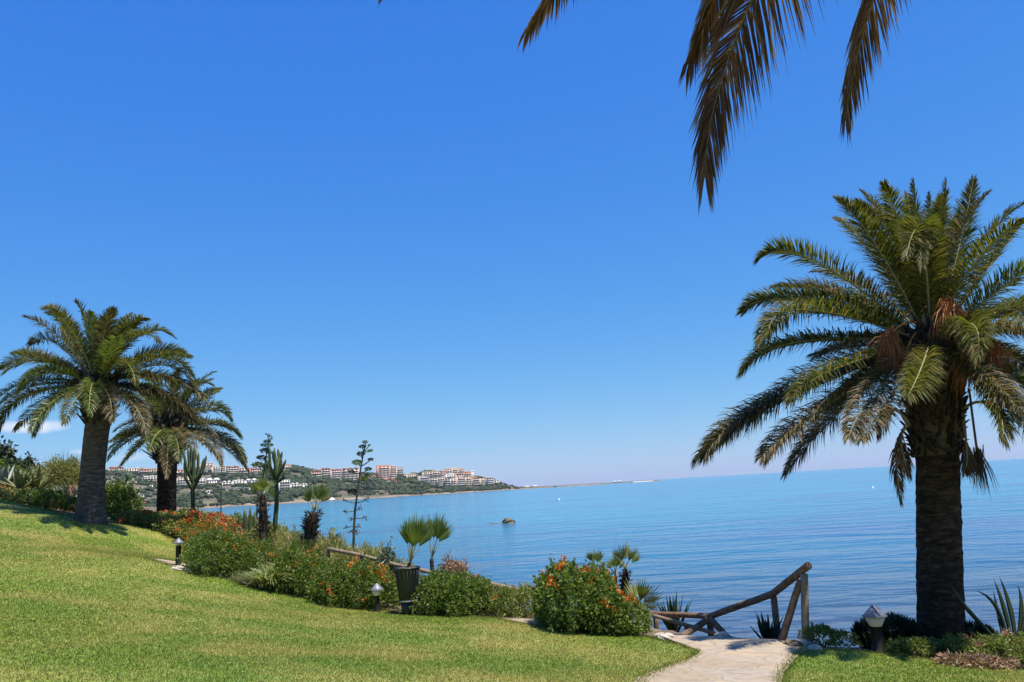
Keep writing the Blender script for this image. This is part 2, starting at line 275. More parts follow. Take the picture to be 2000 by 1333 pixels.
# ---------------------------------------------------------------- mesh helpers
class MB:
    def __init__(s): s.v = []; s.f = []; s.n = 0
    def add(s, V, Fc):
        V = np.asarray(V, float).reshape(-1, 3); s.v.append(V); s.f.append((Fc if isinstance(Fc, np.ndarray) else [tuple(q) for q in Fc], s.n)); s.n += len(V)
    def tube(s, P, rad, seg=8, cap=True):
        P = np.asarray(P, float); n = len(P); rad = np.broadcast_to(np.asarray(rad, float), (n,))
        T = np.gradient(P, axis=0); T /= np.linalg.norm(T, axis=1)[:, None]+1e-9
        up = np.array([0, 0, 1.]) if abs(T[0][2]) < .9 else np.array([1., 0, 0])
        V = []; a = np.linspace(0, 2*np.pi, seg, endpoint=False)
        for i in range(n):
            x = np.cross(T[i], up); x /= np.linalg.norm(x)+1e-9; y = np.cross(x, T[i]); up = y
            V.append(P[i] + rad[i]*(np.cos(a)[:, None]*x + np.sin(a)[:, None]*y))
        Fc = []
        for i in range(n-1):
            for k in range(seg):
                Fc.append((i*seg+k, i*seg+(k+1) % seg, (i+1)*seg+(k+1) % seg, (i+1)*seg+k))
        if cap: Fc.append(tuple(range(seg))[::-1]); Fc.append(tuple((n-1)*seg+k for k in range(seg)))
        s.add(np.concatenate(V), Fc)
    def lathe(s, c, prof, seg=24):
        c = np.asarray(c, float); a = np.linspace(0, 2*np.pi, seg, endpoint=False)
        V = []
        for r, z in prof: V.append(np.stack([c[0]+r*np.cos(a), c[1]+r*np.sin(a), np.full(seg, c[2]+z)], 1))
        n = len(prof); Fc = []
        for i in range(n-1):
            for k in range(seg): Fc.append((i*seg+k, i*seg+(k+1) % seg, (i+1)*seg+(k+1) % seg, (i+1)*seg+k))
        s.add(np.concatenate(V), Fc)
    def box(s, c, dx, dy, dz, rz=0):
        """c = centre of base"""
        ca, sa = math.cos(rz), math.sin(rz); V = []
        for z in (0, dz):
            for x, y in ((-1, -1), (1, -1), (1, 1), (-1, 1)):
                X, Y = x*dx/2, y*dy/2; V.append((c[0]+X*ca-Y*sa, c[1]+X*sa+Y*ca, c[2]+z))
        s.add(V, [(0, 3, 2, 1), (4, 5, 6, 7), (0, 1, 5, 4), (1, 2, 6, 5), (2, 3, 7, 6), (3, 0, 4, 7)])
    def quads(s, V4):
        V4 = np.asarray(V4, float); n = len(V4); s.add(V4.reshape(-1, 3), np.arange(n*V4.shape[1]).reshape(n, V4.shape[1]))
    def build(s, name, mat, parent=None, smooth=False, origin=None):
        V = np.concatenate(s.v) if s.v else np.zeros((0, 3))
        loops = []; tot = []
        for fc, off in s.f:
            if isinstance(fc, np.ndarray):
                loops.append((fc+off).ravel()); tot.append(np.full(len(fc), fc.shape[1]))
            else:
                loops.append(np.array([i+off for q in fc for i in q], int)); tot.append(np.array([len(q) for q in fc], int))
        loops = np.concatenate(loops); tot = np.concatenate(tot)
        me = bpy.data.meshes.new(name)
        o = bpy.data.objects.new(name, me); scene.collection.objects.link(o)
        if parent is not None:
            off = wloc(parent); o.parent = parent
        else:
            off = np.array(origin if origin is not None else (0, 0, 0), float); o.location = off
        V = V - off
        me.vertices.add(len(V)); me.vertices.foreach_set('co', V.astype(np.float32).ravel())
        me.loops.add(len(loops)); me.loops.foreach_set('vertex_index', loops.astype(np.int32))
        me.polygons.add(len(tot)); st = np.concatenate([[0], np.cumsum(tot)[:-1]])
        me.polygons.foreach_set('loop_start', st.astype(np.int32))
        try: me.polygons.foreach_set('loop_total', tot.astype(np.int32))
        except Exception: pass
        if smooth: me.polygons.foreach_set('use_smooth', np.ones(len(tot), bool))
        me.materials.append(M[mat]); me.update(calc_edges=True); me.validate()
        return o
def wloc(o):
    v = np.zeros(3)
    while o is not None: v += np.array(o.location); o = o.parent
    return v
def tag(o, label, cat, group=None, kind=None):
    if label: o['label'] = label
    if cat: o['category'] = cat
    if group: o['group'] = group
    if kind: o['kind'] = kind
    return o
def thing(name, label, cat, loc, group=None):
    o = bpy.data.objects.new(name, None); scene.collection.objects.link(o); o.location = tuple(loc); o.empty_display_size = .1
    return tag(o, label, cat, group)
def unit(v): v = np.asarray(v, float); return v/(np.linalg.norm(v, axis=-1, keepdims=True)+1e-9)
def rand_unit(n): return unit(rg.normal(size=(n, 3)))
def bez(a, b, c, n):
    t = np.linspace(0, 1, n)[:, None]; a, b, c = map(np.asarray, (a, b, c)); return (1-t)**2*a + 2*t*(1-t)*b + t*t*c
def leafquads(P, A, L, W, fold=.25):
    """rhombic folded leaves: P base, A axis (unit), L length, W width"""
    n = len(P); s = unit(np.cross(A, rand_unit(n))); nn = np.cross(s, A)
    L = np.broadcast_to(L, (n,))[:, None]; W = np.broadcast_to(W, (n,))[:, None]
    m_ = P + A*L*.45
    return np.stack([P, m_ + s*W*.5 + nn*W*fold, P + A*L, m_ - s*W*.5 + nn*W*fold], 1)

# ---------------------------------------------------------------- terrain height field
CP = [(0,1333,6.6),(600,1333,7.3),(1000,1333,8),(1400,1333,9),(2000,1333,9.5),(0,1150,13),(300,1200,12),(700,1260,11),(1150,1290,10.5),
      (1260,1243,13),(1180,1235,13.5),(960,1207,15.5),(800,1201,16.4),(700,1188,17),(560,1163,17.5),(420,1127,18.2),(348,1103,18.5),(290,1090,19),
      (370,1040,27),(215,1022,26.5),(120,1005,27),(0,975,27.5),(1500,1258,12.3),(1570,1262,12.3),(1700,1275,12),(1850,1292,11.5),(2000,1310,10.8),(80,1080,18),(1365,1275,11.7)]
CW = [tuple(at(*c)) for c in CP]
CW += [(0,0,5.45),(-8,0,5.8),(-20,0,7),(8,0,5.2),(20,-2,4.6),(0,-14,5.8),(-20,-18,7.4),(15,-15,5.2),(-24,22,8.6),(-38,30,10),(-30,42,8.6),(-45,60,9),
       (-14,34,6.0),(-16,44,5.9),(-10,26,5.7),(-7,22,5.15),(-2,19.5,4.6),(1.5,16,4.45),(5,14.5,4.3),(10,12.5,4.15),(20,9,4.0),(25,3,4.1),(-22,60,6.5),(5,30,3.6),(0,50,3.5),(-70,40,11),(-60,0,10),(-20,33,7.5)]
CW = np.array(CW)
def tps(r): return np.where(r > 1e-9, r*r*np.log(r+1e-12), 0)
def _fit():
    n = len(CW); X = CW[:, :2]; K = tps(np.linalg.norm(X[:, None]-X[None], axis=2)) + np.eye(n)*1.5
    Pm = np.hstack([np.ones((n, 1)), X]); A = np.zeros((n+3, n+3)); A[:n, :n] = K; A[:n, n:] = Pm; A[n:, :n] = Pm.T
    return np.linalg.solve(A, np.concatenate([CW[:, 2], np.zeros(3)]))
COEF = _fit()
EDGE = np.array([(60,-8),(25,10.5),(9,14.2),(6.6,13.7),(4.7,13.4),(3.2,13.6),(2.6,15.3),(1.2,17.2),(-1.5,20.2),(-4,24),(-6.8,30),(-11,42),(-22,62),(-55,95),(-90,120)], float)
def seaward(X, Y):
    """signed distance past the edge of the bank (positive = sea side)"""
    best = np.full(X.shape, 1e9); sg = np.ones(X.shape)
    for a, b in zip(EDGE[:-1], EDGE[1:]):
        d = b-a; L2 = d@d; t = np.clip(((X-a[0])*d[0]+(Y-a[1])*d[1])/L2, 0, 1)
        qx, qy = X-(a[0]+t*d[0]), Y-(a[1]+t*d[1]); ds = np.hypot(qx, qy); s = (d[0]*(Y-a[1]) - d[1]*(X-a[0]))
        m_ = ds < best-1e-9; best = np.where(m_, ds, best); sg = np.where(m_, np.where(s < 0, 1., -1.), sg)
    return best*sg
def land(X, Y):
    X = np.asarray(X, float); Y = np.asarray(Y, float); sh = X.shape; P = np.stack([X.ravel(), Y.ravel()], 1)
    Z = np.empty(len(P))
    for i in range(0, len(P), 20000):
        q = P[i:i+20000]; r = np.linalg.norm(q[:, None]-CW[None, :, :2], axis=2); Z[i:i+20000] = tps(r)@COEF[:-3] + COEF[-3] + q@COEF[-2:]
    return np.clip(Z.reshape(sh), 2.5, 14)
def ground(X, Y):
    Z = land(X, Y); s = seaward(np.asarray(X, float), np.asarray(Y, float)); s = -s if SGN < 0 else s
    d = np.maximum(s, 0); return np.maximum(Z - (d*1.05 + .25*np.sin(d*1.7+np.asarray(X)*.9)*np.minimum(d, 1)*.6), -2.0)
SGN = 1
if seaward(np.array([10.]), np.array([40.]))[0] < 0: SGN = -1
def gz(x, y): return float(ground(np.array([float(x)]), np.array([float(y)]))[0])
def on(px, D, lo=800, hi=1700):
    """point on the ground under photo column px at distance D"""
    for _ in range(40):
        mid = (lo+hi)/2; p = at(px, mid, D)
        if p[2] > gz(p[0], p[1]): lo = mid
        else: hi = mid
    p = at(px, mid, D); p[2] = gz(p[0], p[1]); return p

def fracnoise(X, Y, seed=0):
    z = 0
    for k, (f, a) in enumerate(((.13, .5), (.37, .25), (.9, .12), (2.1, .06))):
        z = z + a*np.sin(X*f*1.3+k*2.1+seed)*np.cos(Y*f+k*1.7+seed*.7)
    return z
xs = np.arange(-90, 60.01, .5); ys = np.arange(-25, 125.01, .5); X, Y = np.meshgrid(xs, ys)
Z = ground(X, Y) - .06
sw = seaward(X, Y)*SGN; Z += np.where(sw > .5, fracnoise(X*1.6, Y*1.6)*.35*np.clip(sw-.5, 0, 2), 0)
mb = MB(); nx, ny = len(xs), len(ys); idx = np.arange(nx*ny).reshape(ny, nx)
mb.add(np.stack([X.ravel(), Y.ravel(), Z.ravel()], 1), np.stack([idx[:-1, :-1].ravel(), idx[:-1, 1:].ravel(), idx[1:, 1:].ravel(), idx[1:, :-1].ravel()], 1))
tag(mb.build('ground', 'soil', smooth=True), None, None, kind='structure')

# sea
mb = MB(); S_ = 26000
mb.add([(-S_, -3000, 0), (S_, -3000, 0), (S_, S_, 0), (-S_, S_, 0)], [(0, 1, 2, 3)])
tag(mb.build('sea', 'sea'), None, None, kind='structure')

# lawn polygons (world xy) from the photo outline
def poly(pts): return np.array([at(*p)[:2] for p in pts])
L1 = np.concatenate([poly([(0,975,27.5),(100,1000,27),(150,1012,26.8),(215,1022,26.7),(300,1035,26.5),(345,1040,26.2),(368,1048,25),(372,1062,23),(355,1075,21),(330,1083,19.8),(290,1089,19.1),(300,1094,18.7),(345,1108,18.2),
      (420,1127,18.2),(500,1148,17.8),(560,1163,17.5),(700,1188,17),(800,1201,16.4),(900,1206,16),(975,1205,15.6),(1000,1213,14.9),(1060,1216,14.2),(1180,1236,13.6),(1262,1244,13),(1320,1256,12.3),(1362,1272,11.7),(1350,1290,10.9),(1300,1310,10),(1255,1333,9)]),
      np.array([(.8,6.8),(.2,3),(0,-8),(-40,-8),(-45,12),(-30,24)])])
L2 = np.concatenate([poly([(1520,1333,9),(1528,1315,9.9),(1550,1285,11.2),(1572,1266,12.1),(1700,1277,12),(1800,1290,11.6),(1850,1297,11.4),(1920,1306,11.1),(2000,1316,10.8)]), np.array([(9.5,9.4),(16,6),(16,-8),(1.8,-8),(1.6,3),(2.2,6.8)])])
def inpoly(P, pg):
    x, y = P[:, 0], P[:, 1]; ins = np.zeros(len(P), bool); j = len(pg)-1
    for i in range(len(pg)):
        xi, yi = pg[i]; xj, yj = pg[j]
        with np.errstate(divide='ignore', invalid='ignore'): c_ = ((yi > y) != (yj > y)) & (x < (xj-xi)*(y-yi)/(yj-yi)+xi)
        ins ^= c_; j = i
    return ins
def sheet(name, pg, mat, lift, res=.14, label=None):
    lo = pg.min(0)-res; hi = pg.max(0)+res; lo = np.maximum(lo, [-34, -6]); hi = np.minimum(hi, [18, 29])
    xs = np.arange(lo[0], hi[0], res); ys = np.arange(lo[1], hi[1], res); X, Y = np.meshgrid(xs, ys); nx, ny = len(xs), len(ys)
    cx, cy = np.meshgrid(xs[:-1]+res/2, ys[:-1]+res/2); ins = inpoly(np.stack([cx.ravel(), cy.ravel()], 1), pg)
    idx = np.arange(nx*ny).reshape(ny, nx)
    Q = np.stack([idx[:-1, :-1].ravel(), idx[:-1, 1:].ravel(), idx[1:, 1:].ravel(), idx[1:, :-1].ravel()], 1)[ins]
    u, inv = np.unique(Q, return_inverse=True); XX = X.ravel()[u]; YY = Y.ravel()[u]
    m_ = MB(); m_.add(np.stack([XX, YY, ground(XX, YY)+lift], 1), inv.reshape(Q.shape))
    return tag(m_.build(name, mat, smooth=True), None, None, kind='structure')
sheet('lawn', L1, 'lawn', .0); sheet('lawn', L2, 'lawn', .0)

# grass blades
def blades(pg, dens0):
    P = []
    for y0 in np.arange(5.5, 29, 1.0):
        d = dens0*min(1, (8.5/(y0+.5))**1.35); x0, x1 = -.66*(y0+1)-.6, .66*(y0+1)+.6; n = int((x1-x0)*d)
        q = np.stack([rg.uniform(x0, x1, n), rg.uniform(y0, y0+1, n)], 1); P.append(q[inpoly(q, pg)])
    P = np.concatenate(P); return P
def grassmesh(P, hs=1.):
    n = len(P); D = np.hypot(P[:, 0], P[:, 1]); z = ground(P[:, 0], P[:, 1]) - .003
    h = rg.uniform(.012, .030, n)*hs; wd = .0045*(D/8)**.75
    a = rg.uniform(0, 2*np.pi, n); ln = rg.normal(0, .012, (n, 2))
    B = np.stack([P[:, 0], P[:, 1], z], 1); s = np.stack([np.cos(a), np.sin(a), 0*a], 1)*wd[:, None]
    T = B + np.concatenate([ln, h[:, None]], 1)
    return np.stack([B-s, B+s, T], 1)
mb = MB(); mb.quads(grassmesh(blades(L1, 3600)))
mb.quads(grassmesh(blades(L2, 3600)))
# ragged, longer tufts along the cut edges
e = []
for pg, k0, k1 in ((L1, 0, 31), (L2, 0, 8)):
    for a, b in zip(pg[k0:k1-1], pg[k0+1:k1]):
        L = np.linalg.norm(b-a); n = int(L*420); t = rg.uniform(0, 1, n)[:, None]; e.append(a+(b-a)*t + rg.normal(0, .045, (n, 2)))
mb.quads(grassmesh(np.concatenate(e), 1.6))
tag(mb.build('grass', 'blade'), 'short mown green lawn grass with straw-coloured patches', 'grass', kind='stuff')

# stone path
def strip(name, Lp, Rp, lift, mat='flag', n=60, mcols=14):
    def rs(p):
        p = np.array(p); s = np.concatenate([[0], np.cumsum(np.linalg.norm(np.diff(p, axis=0), axis=1))]); t = np.linspace(0, s[-1], n)
        return np.stack([np.interp(t, s, p[:, 0]), np.interp(t, s, p[:, 1])], 1)
    A, B = rs(Lp), rs(Rp); t = np.linspace(0, 1, mcols)[None, :, None]; G = A[:, None]*(1-t)+B[:, None]*t
    Zg = land(G[..., 0], G[..., 1])+lift; idx = np.arange(n*mcols).reshape(n, mcols)
    V = np.concatenate([G, Zg[..., None]], 2).reshape(-1, 3)
    m_ = MB(); m_.add(V, np.stack([idx[:-1, :-1].ravel(), idx[:-1, 1:].ravel(), idx[1:, 1:].ravel(), idx[1:, :-1].ravel()], 1))
    return m_.build(name, mat, smooth=True)
pl = [tuple(at(*p)[:2]) for p in [(1285,1246,13.3),(1312,1253,12.6),(1350,1266,11.95),(1372,1275,11.6),(1345,1292,10.9),(1295,1310,10),(1245,1333,9)]] + [(.6,6.5),(.1,3),(-.1,-6)]
pr = [tuple(at(*p)[:2]) for p in [(1560,1256,12.9),(1585,1264,12.2),(1555,1285,11.2),(1532,1315,9.9),(1525,1333,9)]] + [(2.35,6.5),(1.75,3),(1.9,-6)]
tag(strip('stone_path', pl, pr, .012), None, None, kind='structure')
pl = [tuple(at(*p)[:2]) for p in [(285,1089,19.1),(335,1083,19.9),(372,1082,20.2)]]; pr = [tuple(at(*p)[:2]) for p in [(300,1096,18.7),(348,1112,18.0),(400,1120,18.3)]]
tag(strip('stone_path', pl, pr, .012), None, None, kind='structure')
pl = [tuple(at(*p)[:2]) for p in [(968,1199,16.2),(1020,1198,16.0),(1075,1200,15.5)]]; pr = [tuple(at(*p)[:2]) for p in [(985,1211,15.1),(1020,1215,14.7),(1075,1217,14.2)]]
tag(strip('stone_path', pl, pr, .014), None, None, kind='structure')

# ---------------------------------------------------------------- palms
def frond(mb, mr, S, up_hint, L, nst, Lmax, wl, twist=0., droop=.25, vee=.35, start=.12, fwd=.7, rr=.016, sparse=0.):
    """S spine points; leaflets into mb, rachis into mr"""
    n = len(S); T = unit(np.gradient(S, axis=0))
    mr.tube(S, np.linspace(rr*1.25, rr*.3, n), 5, cap=False)
    t = np.linspace(start, .995, nst); k = t*(n-1); i = np.minimum(k.astype(int), n-2); fr = (k-i)[:, None]
    P = S[i]*(1-fr)+S[i+1]*fr; TT = unit(T[i]*(1-fr)+T[i+1]*fr)
    U = np.broadcast_to(np.asarray(up_hint, float), TT.shape); side = unit(np.cross(TT, U)); nor = np.cross(side, TT)
    tw = twist*t[:, None]; s2 = side*np.cos(tw)+nor*np.sin(tw); n2 = nor*np.cos(tw)-side*np.sin(tw)
    prof = np.clip(np.minimum((t-start)/.18+.35, 1), 0, 1)*np.clip(1.12-t**3.2*.75, .2, 1)
    for sg in (-1, 1):
        if sparse: keep = rg.uniform(0, 1, nst) > sparse
        else: keep = np.ones(nst, bool)
        m_ = keep.sum(); ll = (Lmax*prof*rg.uniform(.82, 1.1, nst))[keep][:, None]
        v = vee*rg.uniform(-.2, 2.1, (m_, 1)); f2 = (fwd + .5*t[keep]**2 + 3.5*t[keep]**12)[:, None]*rg.uniform(.8, 1.2, (m_, 1))
        A = unit(s2[keep]*sg + n2[keep]*v + TT[keep]*f2 + rg.normal(0, .07, (m_, 3)))
        B = P[keep]; g = np.array([0, 0, -1.])*droop
        Mi = B + A*ll*.5; E = B + A*ll*.96 + g*ll*rg.uniform(.5, 1.3, (m_, 1))
        wv = unit(np.cross(A, n2[keep]*1. + rg.normal(0, .35, (m_, 3))))*wl*.5
        V = np.stack([B-wv*.5, B+wv*.5, Mi+wv, Mi-wv], 1); V2 = np.stack([Mi-wv, Mi+wv, E], 1)
        VV = np.concatenate([B-wv*.5, B+wv*.5, Mi+wv, Mi-wv, E], 1).reshape(-1, 5, 3)
        q = np.arange(m_)[:, None]*5
        base = mb.n; mb.v.append(VV.reshape(-1, 3)); mb.f.append((q+np.array([[0, 1, 2, 3]]), base)); mb.f.append((q+np.array([[3, 2, 4]]), base)); mb.n += m_*5
def palm_frond_part(root, spine, Lmax, wl, mat='palm', nst=70, up=(0, 0, 1), name='frond', rmat='rachis', **k):
    a = MB(); b = MB(); frond(a, b, spine, up, 0, nst, Lmax, wl, **k)
    o = a.build(name, mat, root); b.build('rachis', rmat, o); return o
def canary(root, base, hub, D, L, hubr, list2d, nrand, Lmax, wl, nst, mats, trunkr, tmat, seed, hang=0, lift=0.):
    """list2d entries: tip px,py, pass px,py, depth sign, [mat]"""
    hubw = at(hub[0], hub[1], D)
    dup_ = [tuple([e[0]+rg.normal(0, 12)*13/D-0, e[1]+rg.normal(0, 9)*13/D+6, e[2]+rg.normal(0, 6)*13/D, e[3]+rg.normal(0, 6)*13/D+5, max(-1, min(1, e[4]+rg.choice([-.35, .35])))]+list(e[5:])) for e in list2d if e[1] > (hub or (0, 0))[1]-130*13/D and e[4] > -.95]
    for ent in list(list2d)+dup_:
        tx, ty, qx, qy, sg = ent[:5]; mat = ent[5] if len(ent) > 5 else mats[0]
        tip2 = at(tx, ty, D); mid2 = at(qx, qy, D)
        l2 = np.linalg.norm(mid2-hubw)+np.linalg.norm(tip2-mid2)
        dz = math.sqrt(max(0, L*L-l2*l2))*.8*sg; 
        dm = dz*.58
        tip = at(tx, ty, D+dz); mid = at(qx, qy, D+dm)
        st = hubw + unit(np.array([mid[0]-hubw[0], mid[1]-hubw[1], (mid[2]-hubw[2])*.5]))*hubr*.45
        ctl = 2*mid-.5*(st+tip); S = bez(st, ctl, tip, 18)
        steep = abs(unit(tip-st)[2]); up = (0, 0, 1) if steep < .93 else tuple(-unit(np.array([tip[0]-st[0], tip[1]-st[1]-.6, 0])))
        dead = mat in ('palm_dead',)
        palm_frond_part(root, S, Lmax*(.9 if dead else 1), wl, mat, nst, up, rmat='rachis_d' if dead else 'rachis', twist=rg.uniform(-.9, .9), droop=.35 if (ty > hub[1]) else .12,
                        vee=.55, start=.07, fwd=.62, rr=wl*.8)
    for i in range(nrand):
        a = i*2.39996+seed; el = R(rg.uniform(-8, 68)) if i % 4 else R(rg.uniform(-25, 20))
        d = np.array([math.cos(a), math.sin(a), 0]); LL = L*rg.uniform(.82, 1.0)
        if d[1] < -.2 and el < .8: el = rg.uniform(.95, 1.3)
        if d[1] < -.25 and el < .5: LL *= .8
        st = hubw + d*hubr*.35 + np.array([0, 0, .2*math.sin(el)])
        ctl = st + (d*math.cos(el)+np.array([0, 0, math.sin(el)]))*LL*.52
        dd = (1.0-math.sin(el)*.55)*LL*.52
        tip = ctl + d*LL*.36*math.cos(el*.6) + np.array([0, 0, math.sin(el)*LL*.3 - dd*.62])
        S = bez(st, ctl, tip, 16); mt = mats[rg.integers(0, len(mats))]
        if el < 0: mt = mats[-1]
        palm_frond_part(root, S, Lmax, wl, mt, int(nst*.8), (0, 0, 1), rmat='rachis', twist=rg.uniform(-.7, .7), droop=.3, vee=.5, start=.07, fwd=.62, rr=wl*.8)
    return hubw
def trunk_mesh(P, rad, seg=40, jag=.03):
    m_ = MB(); n = len(P); V = []; a = np.linspace(0, 2*np.pi, seg, endpoint=False)
    for i in range(n):
        j = 1 + jag*np.sin(a*11+i*2.6)*(1 if i % 2 else -.6) + rg.normal(0, jag*.35, seg)
        V.append(np.stack([P[i][0]+rad[i]*j*np.cos(a), P[i][1]+rad[i]*j*np.sin(a), np.full(seg, P[i][2])+rg.normal(0, .004, seg)], 1))
    Fc = [(i*seg+k, i*seg+(k+1) % seg, (i+1)*seg+(k+1) % seg, (i+1)*seg+k) for i in range(n-1) for k in range(seg)]
    Fc.append(tuple((n-1)*seg+k for k in range(seg))); m_.add(np.concatenate(V), Fc); return m_
def boots(root, c0, c1, r0, r1, n, ln, wd):
    """stubs of cut leaf bases round the top of the trunk"""
    core = trunk_mesh(np.linspace(c0, c1, 10), np.interp(np.linspace(0, 1, 10), [0, .25, .7, 1], [r0*.9, r1*.85, r1*.8, r1*.62]), 24, .12); core.build('fibre_sheath', 'stalk', root); m_ = MB()
    for i in range(n):
        t = i/n; a = i*2.39996; rad = (r0+(r1-r0)*math.sin(min(1, t*1.5)*math.pi/2))*.86; c = c0+(c1-c0)*t; d = np.array([math.cos(a), math.sin(a), 0]); s = np.array([-d[1], d[0], 0])
        b = c + d*rad; tip = b + d*ln*rg.uniform(.2, 1.0) + s*ln*rg.normal(0, .35) + np.array([0, 0, ln*rg.uniform(.1, 1.2)]); w_ = wd*rg.uniform(.7, 1.2)
        V = [b-s*w_+d*.01, b+s*w_+d*.01, b-s*w_*.8-np.array([0, 0, wd*.7])+d*.05, b+s*w_*.8-np.array([0, 0, wd*.7])+d*.05, tip-s*w_*.5, tip+s*w_*.5, tip-s*w_*.5-d*.03, tip+s*w_*.5-d*.03]
        m_.add(V, [(0, 1, 3, 2), (2, 3, 5, 4), (4, 5, 7, 6), (0, 2, 4, 6), (1, 7, 5, 3), (0, 6, 7, 1)])
    return m_.build('leaf_base_collar', 'boot', root)
def tassel(root, p0, p1, n, ln, mat='fruit', name='fruit_stalk', spread=.35, wd=.012):
    m_ = MB(); P = bez(p0, (np.asarray(p0)+p1)/2+np.array([0, 0, .25]), p1, 8); m_.tube(P, .018, 5, cap=False)
    B = p1 + rg.normal(0, .04, (n, 3)); A = unit(rg.normal(0, spread, (n, 3)) + (P[-1]-P[-3])*2 + np.array([0, 0, -.7])); L = ln*rg.uniform(.6, 1.1, (n, 1))
    Mi = B + A*L*.55; E = Mi + unit(A+np.array([0, 0, -.6]))*L*.5; s = unit(np.cross(A, rand_unit(n)))*wd*.5
    VV = np.concatenate([B-s, B+s, Mi+s, Mi-s, E], 1).reshape(-1, 3); q = np.arange(n)[:, None]*5
    b = m_.n; m_.v.append(VV); m_.f.append((q+np.array([[0, 1, 2, 3]]), b)); m_.f.append((q+np.array([[3, 2, 4]]), b)); m_.n += n*5
    return m_.build(name, mat, root)

# --- big palm on the right
D = 13.0
bx = at(1832, 1255, D); bz = gz(bx[0], bx[1]); root = thing('palm_tree', 'tall thick-trunked date palm standing by the railing at the right, over the sea', 'palm tree', (bx[0], bx[1], bz))
tp = at(1830, 860, D); n = 60; P = np.linspace([bx[0], bx[1], bz-.3], [tp[0], tp[1], tp[2]], n)
rad = np.interp(np.linspace(0, 1, n), [0, .05, .15, .4, .85, 1], [.35, .335, .325, .318, .305, .31])
trunk_mesh(P, rad, 44, .034).build('trunk', 'trunk', root, smooth=False)
boots(root, at(1830, 890, D), at(1820, 640, D), .35, .44, 420, .17, .028)
FR = [(1482,508,1590,510,-.3),(1453,608,1560,588,.8),(1501,652,1580,606,-.8),(1450,727,1560,668,-.4),(1377,891,1500,785,-.2,'palm_tan'),(1384,880,1540,775,.6,'palm_tan'),(1501,898,1600,805,-.7,'palm_tan'),(1540,905,1650,790,.6,'palm_tan'),
      (1545,784,1630,722,-1),(1657,857,1710,765,-1,'palm_tan'),(1684,860,1735,780,-1,'palm_tan'),(1638,391,1715,485,-.5),(1684,376,1752,480,.6),(1633,428,1712,505,1),(1784,357,1800,500,.6),(1770,380,1790,490,1),
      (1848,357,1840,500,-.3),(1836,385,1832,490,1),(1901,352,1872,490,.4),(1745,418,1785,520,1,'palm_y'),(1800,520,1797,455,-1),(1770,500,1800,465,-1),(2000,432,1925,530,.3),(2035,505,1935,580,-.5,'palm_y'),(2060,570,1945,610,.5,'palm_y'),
      (1911,701,1895,632,-1),(1772,775,1798,722,-1),(1960,862,1925,745,-1),(2080,680,1960,650,-.6,'palm_tan'),(2120,780,1980,700,.3),(2100,860,1975,735,-.7),(2070,930,1960,765,.7,'palm_tan'),(2130,640,1980,610,.6),
      (1590,700,1690,665,1,'palm_tan'),(1990,800,1920,735,-.9,'palm_tan'),(1610,800,1700,735,.9),(1870,420,1850,540,1),(1720,470,1765,560,1),(1815,380,1815,520,1),(1560,560,1660,585,1)]
canary(root, None, (1818, 668), D, 3.45, .38, FR, 16, .42, .018, 250, ['palm', 'palm', 'palm_tan'], .36, 'trunk', .4)
for (a, b) in (((1818,640), (1742,650)), ((1825,630), (1850,590)), ((1845,650), (1880,690)), ((1805,650), (1770,690)), ((1850,640), (1925,665))):
    tassel(root, at(a[0], a[1], D), at(b[0], b[1], D-.75), 170, .62)
for (tx, ty, qx, qy, dd, mt) in ((1760,979,1752,880,-.1,'palm_dead'),(1776,930,1760,860,-.4,'palm_dead'),(1886,915,1888,880,-.3,'palm_dead'),(1716,850,1740,800,-.3,'palm_dead'),(1975,850,1930,790,-.2,'palm_dead')):
    st = at(1775 if tx < 1830 else 1880, 830 if tx < 1830 else 800, D-.35); tip = at(tx, ty, D+dd-.3); mid = at(qx, qy, D+dd-.3)
    palm_frond_part(root, bez(st, 2*mid-.5*(st+tip), tip, 14), .26, .022, mt, 40, (0, -1, .1), 'dead_frond', 'rachis_d', twist=.3, droop=.5, vee=.2, fwd=1.4, start=.35, rr=.022)
tassel(root, at(1893, 760, D-.4), at(1908, 880, D-.5), 90, .62, 'palm_dead', 'dead_frond', .25, .014)

# --- two palms at the left
D = 26.0
bx = at(178, 1022, D); bz = gz(bx[0], bx[1]); root = thing('palm_tree', 'date palm at the far left with a flared grey trunk rising straight from the lawn', 'palm tree', (bx[0], bx[1], bz))
tp = at(193, 815, D); n = 50; t = np.linspace(0, 1, n)[:, None]; mid = at(180, 930, D); P = bez([bx[0], bx[1], bz-.3], 2*mid-.5*(np.array([bx[0], bx[1], bz])+tp), tp, n)
trunk_mesh(P, np.interp(np.linspace(0, 1, n), [0, .08, .25, .6, 1], [.54, .49, .40, .355, .36]), 44, .025).build('trunk', 'trunk2', root)
boots(root, at(193, 830, D), at(190, 730, D), .38, .54, 120, .32, .07)
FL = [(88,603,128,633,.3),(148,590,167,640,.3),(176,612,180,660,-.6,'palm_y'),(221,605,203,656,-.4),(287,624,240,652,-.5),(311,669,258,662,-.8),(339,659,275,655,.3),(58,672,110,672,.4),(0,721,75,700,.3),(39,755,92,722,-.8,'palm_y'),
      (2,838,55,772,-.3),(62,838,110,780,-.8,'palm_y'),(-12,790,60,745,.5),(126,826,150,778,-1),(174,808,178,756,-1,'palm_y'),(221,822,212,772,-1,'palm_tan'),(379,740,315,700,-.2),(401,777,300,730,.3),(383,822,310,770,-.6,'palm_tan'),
      (428,860,330,780,.1,'palm_tan'),(285,841,255,785,-.8,'palm_tan'),(265,750,240,708,-1),(255,615,222,665,1),(120,640,150,690,1),(30,690,90,700,1),(360,690,290,690,.8),(200,625,195,670,1),(365,800,280,760,.9,'palm_tan'),(230,660,215,690,-1,'palm_y')]
